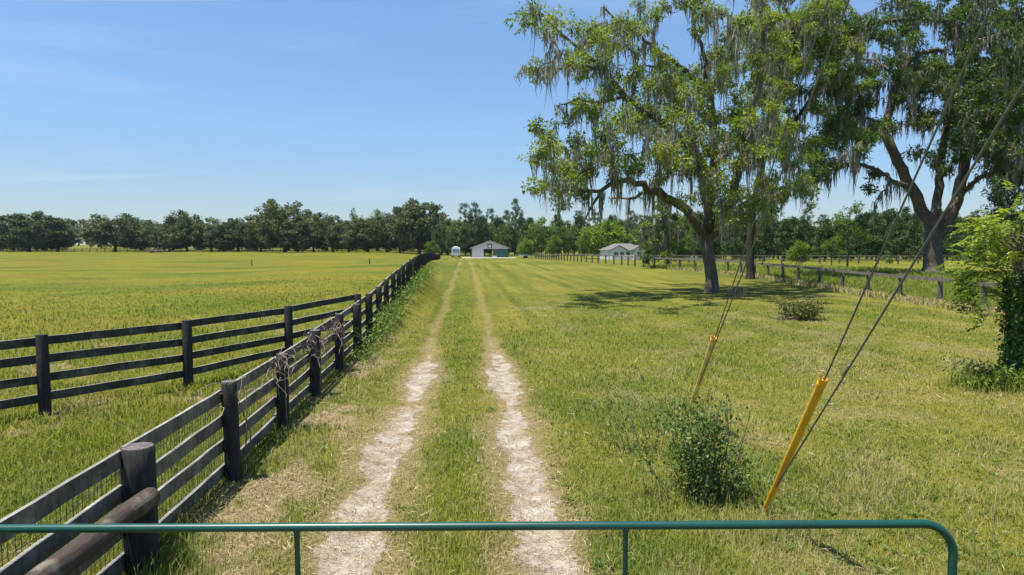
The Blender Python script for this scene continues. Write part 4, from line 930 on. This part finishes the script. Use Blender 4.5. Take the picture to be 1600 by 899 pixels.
# ------------------------------------------------------------------ anchor wires with yellow guards
def guy(a, tops, guard_len, gm, label, lean):
    a = Vector(a); root = thing('guy_wire', label, 'guy wire', a)
    t0 = Vector(tops[0]); d = (t0 - a).normalized(); side = d.cross(Vector((0, 0, 1))).normalized()
    mb = MB(); mb.tube([(0, 0, -.2), tuple(d * .45)], .012, 8); mb.build('anchor_rod', M['galv'], root)
    for i, t in enumerate(tops):
        s0 = d * .4 + side * .012 * (1 if i else -1); mb = MB(); L = Vector(t) - a
        mb.tube([s0, L * .5 + Vector((0, 0, -.02)), L], .0085, 6); mb.build('cable', M['cable'], root)
        c = s0.lerp(L, .215 if i else .50); e = (L - s0).normalized(); mb = MB(); mb.tube([c - e * .075, c - e * .06, c + e * .06, c + e * .075], [.008, .0135, .0135, .008], 8); mb.build('splice_sleeve', M['galv'], root)
    # half-round plastic guard around the first cable
    mb = MB(); n = 10; up = side.cross(d); g0 = d * .12; g1 = d * (.12 + guard_len); vs = []
    kk = 1.0 if gm is M['yellow'] else 1.3
    for p_, r_ in ((g0, .032), (g0.lerp(g1, .97), .038), (g1, .041)):
        for q in range(n + 1): an = R(157 + 300 * q / n); vs.append(p_ + (side * math.cos(an) + up * math.sin(an)) * r_ * kk)
        for q in range(n, -1, -1): an = R(157 + 300 * q / n); vs.append(p_ + (side * math.cos(an) + up * math.sin(an)) * (r_ * kk - .006))
    m_ = 2 * (n + 1); fs = []
    for k in range(2):
        for q in range(m_): fs.append((k * m_ + q, k * m_ + (q + 1) % m_, (k + 1) * m_ + (q + 1) % m_, (k + 1) * m_ + q))
    mb.add(vs, fs, 0, True); gu = mb.build('guard', gm, root)
    mb = MB(); mb.tube([g1 - d * .10, g1 - d * .06], .0425 * kk, 12); mb.build('clamp', M['yellow'], gu)
guy((3.27, 7.19, 0), [(2.6, -.5, 9.79), (2.6, -.5, 8.01)], 2.2, M['yellow'], 'bright yellow guarded guy wire nearest the gate, two steel cables rising to upper right', 1)
guy((3.95, 11.74, 0), [(2.6, -.5, 11.72), (2.6, -.5, 10.55)], 2.2, M['faded_yellow'], 'pale faded guy wire guard with orange tip rising behind the shrub', 1)

# ------------------------------------------------------------------ plants
def leafy_shrub(name, label, base, stems, leaf, lm, seed, cat='shrub', group=None, spread=.5, n_leaf=40, stem_r=.006, dense=1.0):
    rng = np.random.default_rng(seed); root = thing(name, label, cat, base, 0, group); mb = MB(); P = []; T = []
    for (dx, dy, h, lean) in stems:
        a = rng.uniform(0, 6.28); tip = Vector((dx + math.cos(a) * lean, dy + math.sin(a) * lean, h)); b = Vector((dx * .55, dy * .55, -.03)); mid = b.lerp(tip, .5) + Vector((rng.normal(0, .05), rng.normal(0, .05), .05 * h))
        mb.tube([b, mid, tip], [stem_r, stem_r * .7, stem_r * .3], 4)
        n = int(n_leaf * dense * h); f = rng.uniform(.22, 1.02, n) ** .8
        for q in f:
            c = (b.lerp(mid, q * 2) if q < .5 else mid.lerp(tip, q * 2 - 1)); P.append((c.x + rng.normal(0, spread * .22), c.y + rng.normal(0, spread * .22), max(.02, c.z + rng.normal(0, .05)))); 
    mb.build('stem', M['stem'], root); P = np.array(P); n = len(P)
    ax = unit(rng.normal(size=(n, 3)) + [0, 0, -.1]); up = unit(np.array([0, 0, 1.]) + rng.normal(size=(n, 3)) * .5)
    np_mesh('foliage', leaf_quads(P, ax, up, leaf * rng.uniform(.5, 1.3, n), leaf * .55 * rng.uniform(.6, 1.2, n)), 4, lm, root, attrs={'tint': np.clip(rng.normal(.45, .22, n), 0, 1)})
    return root
rng = np.random.default_rng(77)
def stems(n, rx, ry, h0, h1, lean=.15): return [(rng.normal(0, rx), rng.normal(0, ry), rng.uniform(h0, h1), rng.uniform(0, lean)) for _ in range(n)]
leafy_shrub('roadside_shrub', 'dense leafy green shrub in front of the pale guy wire guard', (2.80, 7.75, 0), stems(20, .18, .2, .45, 1.2, .3) + stems(24, .36, .28, .2, .75, .3) + stems(9, .36, .25, .8, 1.35, .15), .066, M['weed'], 1, n_leaf=62, spread=.42)
leafy_shrub('roadside_shrub', 'thin straggly shrub with bare stems left of the dense shrub', (2.72, 9.5, 0), stems(18, .38, .22, .5, 1.15, .25), .055, M['weed'], 2, n_leaf=34)
leafy_shrub('low_bush', 'low round bush on a patch of dead twigs in the open lawn', tuple(gp(1257, 500)), stems(60, .36, .34, .35, .8, .3), .11, M['bush_leaf'], 3, 'bush', n_leaf=70, spread=.7)
b_ = gp(1240, 499); mb = MB()
for q in range(60): a = random.uniform(0, 6.28); r = random.uniform(0, .55); c = Vector((r * math.cos(a) * 1.4, r * math.sin(a), .04 + random.uniform(0, .1))); d = Vector((random.gauss(0, 1), random.gauss(0, 1), random.gauss(0, .15))).normalized() * random.uniform(.1, .3); mb.tube([c - d, c + d], .009, 4)
tag(mb.build('twig_pile', M['dry_vine'], None, b_), 'scattered dead twigs at the left foot of the low bush', 'twigs')
# stump beside the leaning tree
sp_ = gp(1152, 464); st = thing('tree_stump', 'broken grey stump beside the leaning mossy tree', 'stump', sp_)
mb = MB(); random.seed(8)
mb.tube([(0, 0, -.1), (0, 0, .3), (.03, 0, .55)], [.42, .34, .28], 12, lump=.15); mb.build('stump_wood', M['bark'], st)
mb = MB()
for q in range(40): a = random.uniform(0, 6.28); mb.tube([(.4 * math.cos(a), .4 * math.sin(a), 0), (.5 * math.cos(a) * random.uniform(.6, 1.5), .5 * math.sin(a) * random.uniform(.6, 1.5), random.uniform(.3, .8))], [.012, .004], 4)
mb.build('dead_stems', M['dry_vine'], st)
# weeds climbing the long fence and dead vines knotted over its posts
for i, (y, h, nst) in enumerate([(16.6, .28, 14), (18.6, .45, 20), (20.8, .75, 26), (23.0, .85, 26), (25.4, .6, 20), (28.4, .7, 20), (32, .65, 20), (36, .7, 20), (40, .6, 20), (45, .6, 20), (51, .6, 20)]):
    fx = float(fence_x(y)) + .38; s_ = max(1, y / 20)
    leafy_shrub('fence_weeds', 'green weeds growing along the foot of the long fence', (fx, y, tz(fx, y)), stems(nst, .22, .85 + y * .012, h * .45, h, .2), .085 * s_, M['weed'], 20 + i, 'weeds', 'weeds along the long fence', n_leaf=52 / s_)
for i, (y, n, lab) in enumerate([(11.1, 24, 'dry vine knotted over the fourth nearest post of the long fence'), (13.55, 42, 'big bundle of dead vines hanging over the top board of the long fence'), (15.9, 42, 'shaggy dead vine curtain on the long fence post beside the cross fence corner'), (8.75, 7, 'few thin dry vine tendrils on the second nearest fence post')]):
    o = thing('dead_vine', lab, 'vine', (-2.95, y, 0)); mb = MB(); random.seed(40 + i)
    for q in range(n):
        p0 = Vector((random.uniform(-.16, .12), random.gauss(-.12, .34), random.uniform(.9, 1.3))); pts = [p0]; d = Vector((random.gauss(0, .4), random.gauss(0, 1), random.gauss(-.25, .5))).normalized()
        for s_ in range(6): d = (d + Vector((random.gauss(0, .35), random.gauss(0, .45), random.gauss(-.12, .4)))).normalized(); e = pts[-1] + d * .085; e.x = min(max(e.x, -.2), .2); e.z = min(e.z, 1.36); pts.append(e)
        mb.tube(pts, [.0045] * 6 + [.002], 4)
    mb.build('tendrils', M['dry_vine'], o)
    mb = MB()
    for q in range(2): y0 = random.gauss(0, .2); mb.tube([(.12, y0, 0), (.13 + random.gauss(0, .04), y0 + random.gauss(0, .1), .6), (.1, y0 + random.gauss(0, .2), 1.15)], [.009, .008, .005], 5)
    mb.build('vine_stem', M['stem'], o)
# vine-covered trunk at the right edge
vb = gp(1582, 606); vt = thing('vine_covered_tree', 'young tree with ivy wrapped trunk and bright feathery leaves at the right edge', 'tree', vb); rng = np.random.default_rng(31); random.seed(31)
mb = MB(); mb.tube([(0, 0, -.1), (.02, .03, .8), (-.02, 0, 1.7), (.05, .05, 2.6), (.1, .1, 3.4)], [.14, .12, .11, .08, .04], 9, lump=.06)
crown = []
for q in range(58):
    z0 = random.uniform(1.3, 3.4); a = random.uniform(0, 6.28); L = random.uniform(.35, 1.0); e = Vector((math.cos(a) * L, math.sin(a) * L * .8, z0 + random.uniform(.1, .65))); mb.tube([(0, 0, z0), (e.x * .5, e.y * .5, (z0 + e.z) / 2 + .1), e], [.022, .014, .006], 5); crown.append(e)
mb.build('trunk', M['bark'], vt)
n = 2600; z = rng.random(n) ** .9 * 2.4; a = rng.uniform(0, 6.28, n); r = .13 + .12 * rng.random(n) ** 2 + .06 * (z < .5) + .10 * sstep(.5, .8, fbm(a * 1.2, z * 2, 9)) 
P = np.stack([np.cos(a) * r, np.sin(a) * r, z], 1); out = np.stack([np.cos(a), np.sin(a), np.zeros(n)], 1)
ax = unit(out * .4 + rng.normal(size=(n, 3)) * .5 + [0, 0, -.8]); np_mesh('ivy', leaf_quads(P, ax, unit(out + [0, 0, .5] + rng.normal(size=(n, 3)) * .4), rng.uniform(.05, .11, n), rng.uniform(.04, .08, n)), 4, M['ivy'], vt, attrs={'tint': np.clip(rng.normal(.45, .25, n), 0, 1)})
FP = []; FA = []; FU = []; FL = []; FT = []
for e in crown * 7:
    c0 = np.array(tuple(e)) + rng.normal(size=3) * .16; dirr = unit(np.array([e.x, e.y, .15 + rng.normal(0, .25)]) + rng.normal(size=3) * .45); L = rng.uniform(.28, .5); tt = np.clip(rng.normal(.5 + .18 * (e.z - 2.6), .2), 0, 1); sd_ = unit(np.cross(dirr, [0, 0, 1.]))
    for k in range(9):
        f = .2 + .8 * k / 8; c = c0 + dirr * L * f + np.array([0, 0, -.25 * L * f * f])
        for sg in (-1, 1): FP.append(c); FA.append(unit(sd_ * sg + dirr * .45 + np.array([0, 0, -.2]) + rng.normal(size=3) * .25)); FU.append(unit(np.array([0, 0, 1.]) + rng.normal(size=3) * .25)); FL.append(.125 * math.sin(.5 + f * 2.1)); FT.append(np.clip(tt + rng.normal(0, .1), 0, 1))
FP = np.array(FP); FL = np.array(FL); np_mesh('crown', leaf_quads(FP, np.array(FA), np.array(FU), FL, FL * .38), 4, M['frond'], vt, attrs={'tint': np.array(FT)})
def tall_grass(name, label, base, n, rx, ry, h0, h1, w, seed, m='blade', dryness=.1, group=None, cat='grass clump', lean=.7):
    g_ = np.random.default_rng(seed); x = g_.normal(0, rx, n); y = g_.normal(0, ry, n); h = g_.uniform(h0, h1, n); a = g_.uniform(0, 6.28, n); b = g_.uniform(0, 6.28, n)
    sdv = np.stack([np.cos(a), np.sin(a), 0 * a], 1) * w * .5; ld = np.stack([np.cos(b), np.sin(b), 0 * b], 1) * (h * lean * g_.random(n))[:, None]; p = np.stack([x, y, 0 * x - .02], 1); up = np.array([0, 0, 1.]) * h[:, None]; mm = p + up * .6 + ld * .3; t = p + up * .95 + ld
    v = np.stack([p - sdv, p + sdv, mm + sdv * .8, mm - sdv * .8, mm - sdv * .8, mm + sdv * .8, t], 1).reshape(-1, 3)
    o = np_mesh(name, v, np.tile([4, 3], n), M[m], None, base, {'tint': np.repeat(np.clip(g_.normal(.3, .2, n), 0, 1), 2), 'dry': np.repeat(np.clip(g_.normal(dryness, .15, n), 0, 1), 2)})
    return tag(o, label, cat, group)
tall_grass('grass_clump', 'tall dark grass clump around the foot of the ivy wrapped trunk', (vb.x - .35, vb.y - .05, 0), 1500, .45, .32, .15, .55, .012, 5, dryness=.02)
tall_grass('grass_clump', 'grass tuft below the bright yellow guard', (3.1, 6.6, 0), 700, .35, .3, .1, .32, .007, 6, dryness=.35)
tall_grass('grass_clump', 'long grass tuft at the foot of the nearest round fence post', (-2.62, 6.25, 0), 700, .16, .3, .1, .34, .007, 7)
tall_grass('grass_clump', 'grass tuft around the base of the dense shrub', (2.8, 7.9, 0), 900, .45, .3, .1, .35, .008, 8)
# unmown grass behind the right-hand fence
n = 90000; yy = 1 / RG.uniform(1 / 90, 1 / 22, n); fx = np.interp(yy, RY, RX); xx = fx + .1 + RG.random(n) ** 1.3 * 22
h = np.clip(RG.normal(.42, .14, n), .12, .8) * (.6 + .8 * fbm(xx * .5, yy * .3, 15)); v, sz = blades(xx, yy, h, np.maximum(.02, yy * .0011), .6)
tag(np_mesh('unmown_grass', v, sz, M['blade'], attrs={'tint': np.repeat(np.clip(RG.normal(.18, .2, n), 0, 1), 2), 'dry': np.repeat(np.clip(RG.normal(.0, .12, n), 0, 1), 2)}), 'tall unmown grass behind the grey rail fence', 'grass', kind='stuff')
n = 6000; yy = 1 / RG.uniform(1 / 80, 1 / 25, n); fx = np.interp(yy, RY, RX); xx = fx - .1 + RG.normal(0, .25, n); v, sz = blades(xx, yy, RG.uniform(.12, .5, n), np.maximum(.02, yy * .0011), .6)
tag(np_mesh('dry_fence_grass', v, sz, M['blade'], attrs={'tint': np.repeat(RG.random(n), 2), 'dry': np.repeat(np.clip(RG.normal(.6, .25, n), 0, 1), 2)}), 'pale dry grass along the foot of the grey rail fence', 'grass', kind='stuff')
# seed stalks at the right in front
for i, (px, py, top, px2, lab, m) in enumerate([(1545, 905, 735, 1560, 'tall straight straw stalk furthest right in the foreground', 'straw'), (1528, 905, 795, 1515, 'short straw stalk left of the tallest one by the gate corner', 'straw'), (1440, 890, 728, 1350, 'arching reddish grass stalk bending left above the gate rail', 'dry_vine'), (1470, 905, 840, 1432, 'leaning thin straw stalk behind the gate corner', 'straw')]):
    b = gp(px, py); t = at(px2, top, b.y - .1); o = thing('grass_stalk', lab, 'grass stalk', b); L = t - b; mb = MB(); mid = L * .55 + Vector((.04 if i == 2 else 0, 0, .08)); end = L + (Vector((-.06, 0, -.06)) if i == 2 else Vector()); mb.tube([(0, 0, -.02), mid, L, end], [.004, .003, .0025, .002], 5); mb.build('stem', M[m], o)
    mb = MB()
    for q in range(14): c = mid.lerp(L, .55 + .45 * q / 13); mb.tube([c, c + Vector((random.gauss(0, .012), random.gauss(0, .012), -.02 if i == 2 else .025))], [.004, .001], 4)
    mb.build('seed_head', M[m], o)
# things out in the pasture
lp = at(245, 393, 255); bp_ = thing('brush_pile', 'dark pile of dead branches lying in the pasture before the oaks', 'brush pile', (lp.x, 255, tz(lp.x, 255))); mb = MB(); random.seed(3)
for q in range(26): a = random.uniform(0, 6.28); L = random.uniform(1.0, 3.2); c = Vector((random.gauss(0, 1.6), random.gauss(0, .8), random.uniform(.2, 1.3))); d = Vector((math.cos(a), math.sin(a) * .6, random.gauss(0, .3))) * L * .5; mb.tube([c - d, c + d], [random.uniform(.1, .24), .06], 6)
mb.build('branches', M['brush'], bp_); mb = MB(); mb.tube([(-2.6, 0, .35), (0, .2, .5), (2.4, -.1, .4)], [.42, .38, .3], 9, lump=.1); mb.build('fallen_log', M['brush'], bp_)
for px, y, h, lab in ((393, 415, .75, 'lone dark post in the pasture in front of the tallest oak'), (577, 418, .65, 'short weathered stake in the pasture near the long fence')):
    q = gnd(px, y); q = at(px, 392, 92 if px < 450 else 84); o = MB(); o.tube([(0, 0, -.2), (0, 0, h * .6), (.02, 0, h)], [.07, .065, .05], 8, lump=.06); tag(o.build('field_post', M['post_wood'], None, (q.x, q.y, tz(q.x, q.y))), lab, 'post')

# ------------------------------------------------------------------ thin summer air
mh = bpy.data.materials.new('haze'); mh.use_nodes = True; mh.node_tree.nodes.clear()
ho = mh.node_tree.nodes.new('ShaderNodeOutputMaterial'); hv = mh.node_tree.nodes.new('ShaderNodeVolumePrincipled')
hv.inputs['Color'].default_value = (.72, .84, 1.0, 1); hv.inputs['Density'].default_value = .00006; hv.inputs['Anisotropy'].default_value = .1
mh.node_tree.links.new(hv.outputs[0], ho.inputs['Volume'])
mb = MB(); mb.box((0, 300, 19), (2400, 900, 42)); tag(mb.build('haze', mh), 'thin bluish summer haze over the fields', 'haze', kind='stuff')

# ------------------------------------------------------------------ small litter on the ground
n = 2600; x, y = sample_ground(n * 4, 5.5, 22, 0); g = surface(x, y); k = (g[0] > .35); x, y = x[k][:n], y[k][:n]; n = len(x)
sz = RG.uniform(.006, .016, n) * (1 + (RG.random(n) < .04)); c = np.stack([x, y, terrain(x, y) + sz * .3], 1)
dv = [np.array(q, float) for q in ((1, 0, 0), (0, 1, 0), (-1, 0, 0), (0, -1, 0), (0, 0, .7))]; j = RG.uniform(.6, 1.2, (5, n, 1)); P5 = [c + dv[q] * sz[:, None] * j[q] for q in range(5)]
v = np.concatenate([np.stack([P5[q], P5[(q + 1) % 4], P5[4]], 1) for q in range(4)], 1).reshape(-1, 3)
M['stone'] = m_plain('limerock_pebble', (.40, .36, .31), .95, var=.35, scale=30)
tag(np_mesh('loose_stones', v, 3, M['stone']), 'loose pale limerock stones on the wheel tracks', 'stones', kind='stuff')
n = 10000; x, y = sample_ground(n * 6, 5.5, 26, 0); g = surface(x, y); w = np.clip(g[2] * 1.1 + g[1] * .5 + .03, 0, 1); k = RG.random(len(x)) < w; x, y = x[k][:n], y[k][:n]; n = len(x)
a = RG.uniform(0, 6.28, n); p = np.stack([x, y, terrain(x, y) + RG.uniform(.004, .05, n)], 1); ax = unit(np.stack([np.cos(a), np.sin(a), RG.normal(0, .3, n)], 1)); up = unit(np.array([0, 0, 1.]) + RG.normal(size=(n, 3)) * .4)
M['thatch'] = m_leaf('dead_thatch', (.16, .11, .075), (.33, .25, .17), (.52, .44, .32), .2, .9, .1)
tag(np_mesh('dead_thatch', leaf_quads(p, ax, up, RG.uniform(.05, .2, n), np.maximum(.005, y * .0009)), 4, M['thatch'], attrs={'tint': RG.random(n)}), 'dead grass litter lying in the worn strips', 'dead grass', kind='stuff')
K = 1500; x, y = sample_ground(K * 3, 5.5, 34, 0); g = surface(x, y); k = (g[0] < .1) & (fbm(x * .5, y * .5, 88, 3) > .48) & (x < 20); x, y = x[k][:K], y[k][:K]; K = len(x); L_ = 9
cx = np.repeat(x, L_); cy = np.repeat(y, L_); n = len(cx); a = RG.uniform(0, 6.28, n); ax = unit(np.stack([np.cos(a), np.sin(a), RG.uniform(.2, .9, n)], 1)); p = np.stack([cx, cy, terrain(cx, cy) + .01], 1) + ax * RG.uniform(0, .05, n)[:, None]
lw = np.repeat(RG.uniform(.022, .062, K), L_)
tag(np_mesh('lawn_weeds', leaf_quads(p, ax, unit(np.array([0, 0, 1.]) + RG.normal(size=(n, 3)) * .3), lw, lw * .5), 4, M['lawn_weed'], attrs={'tint': np.clip(RG.normal(.5, .25, n), 0, 1)}), 'small broad leaved weeds dotted through the grass', 'weeds', kind='stuff')

leafy_shrub('trunk_weeds', 'leafy weeds sprawling left of the ivy wrapped trunk', (vb.x - .45, vb.y - .1, 0), stems(40, .38, .28, .2, .6, .3), .09, M['weed'], 61, 'weeds', n_leaf=80)

rt = thing('bare_twigs', 'bare brown twigs sticking up through the dense shrub', 'twigs', (2.85, 7.75, 0)); mb = MB(); random.seed(71)
for q in range(26):
    a = random.uniform(0, 6.28); r = random.uniform(0, .35); b = Vector((r * math.cos(a), r * math.sin(a), 0)); e = b * 1.6 + Vector((random.gauss(0, .12), random.gauss(0, .12), random.uniform(.7, 1.35))); m_ = b.lerp(e, .55) + Vector((random.gauss(0, .04), random.gauss(0, .04), 0)); mb.tube([b, m_, e], [.0065, .005, .0025], 4)
    for w in range(3): f = m_.lerp(e, random.random()); mb.tube([f, f + Vector((random.gauss(0, .09), random.gauss(0, .09), random.uniform(.02, .14)))], [.003, .0015], 4)
mb.build('twig', M['stem'], rt)
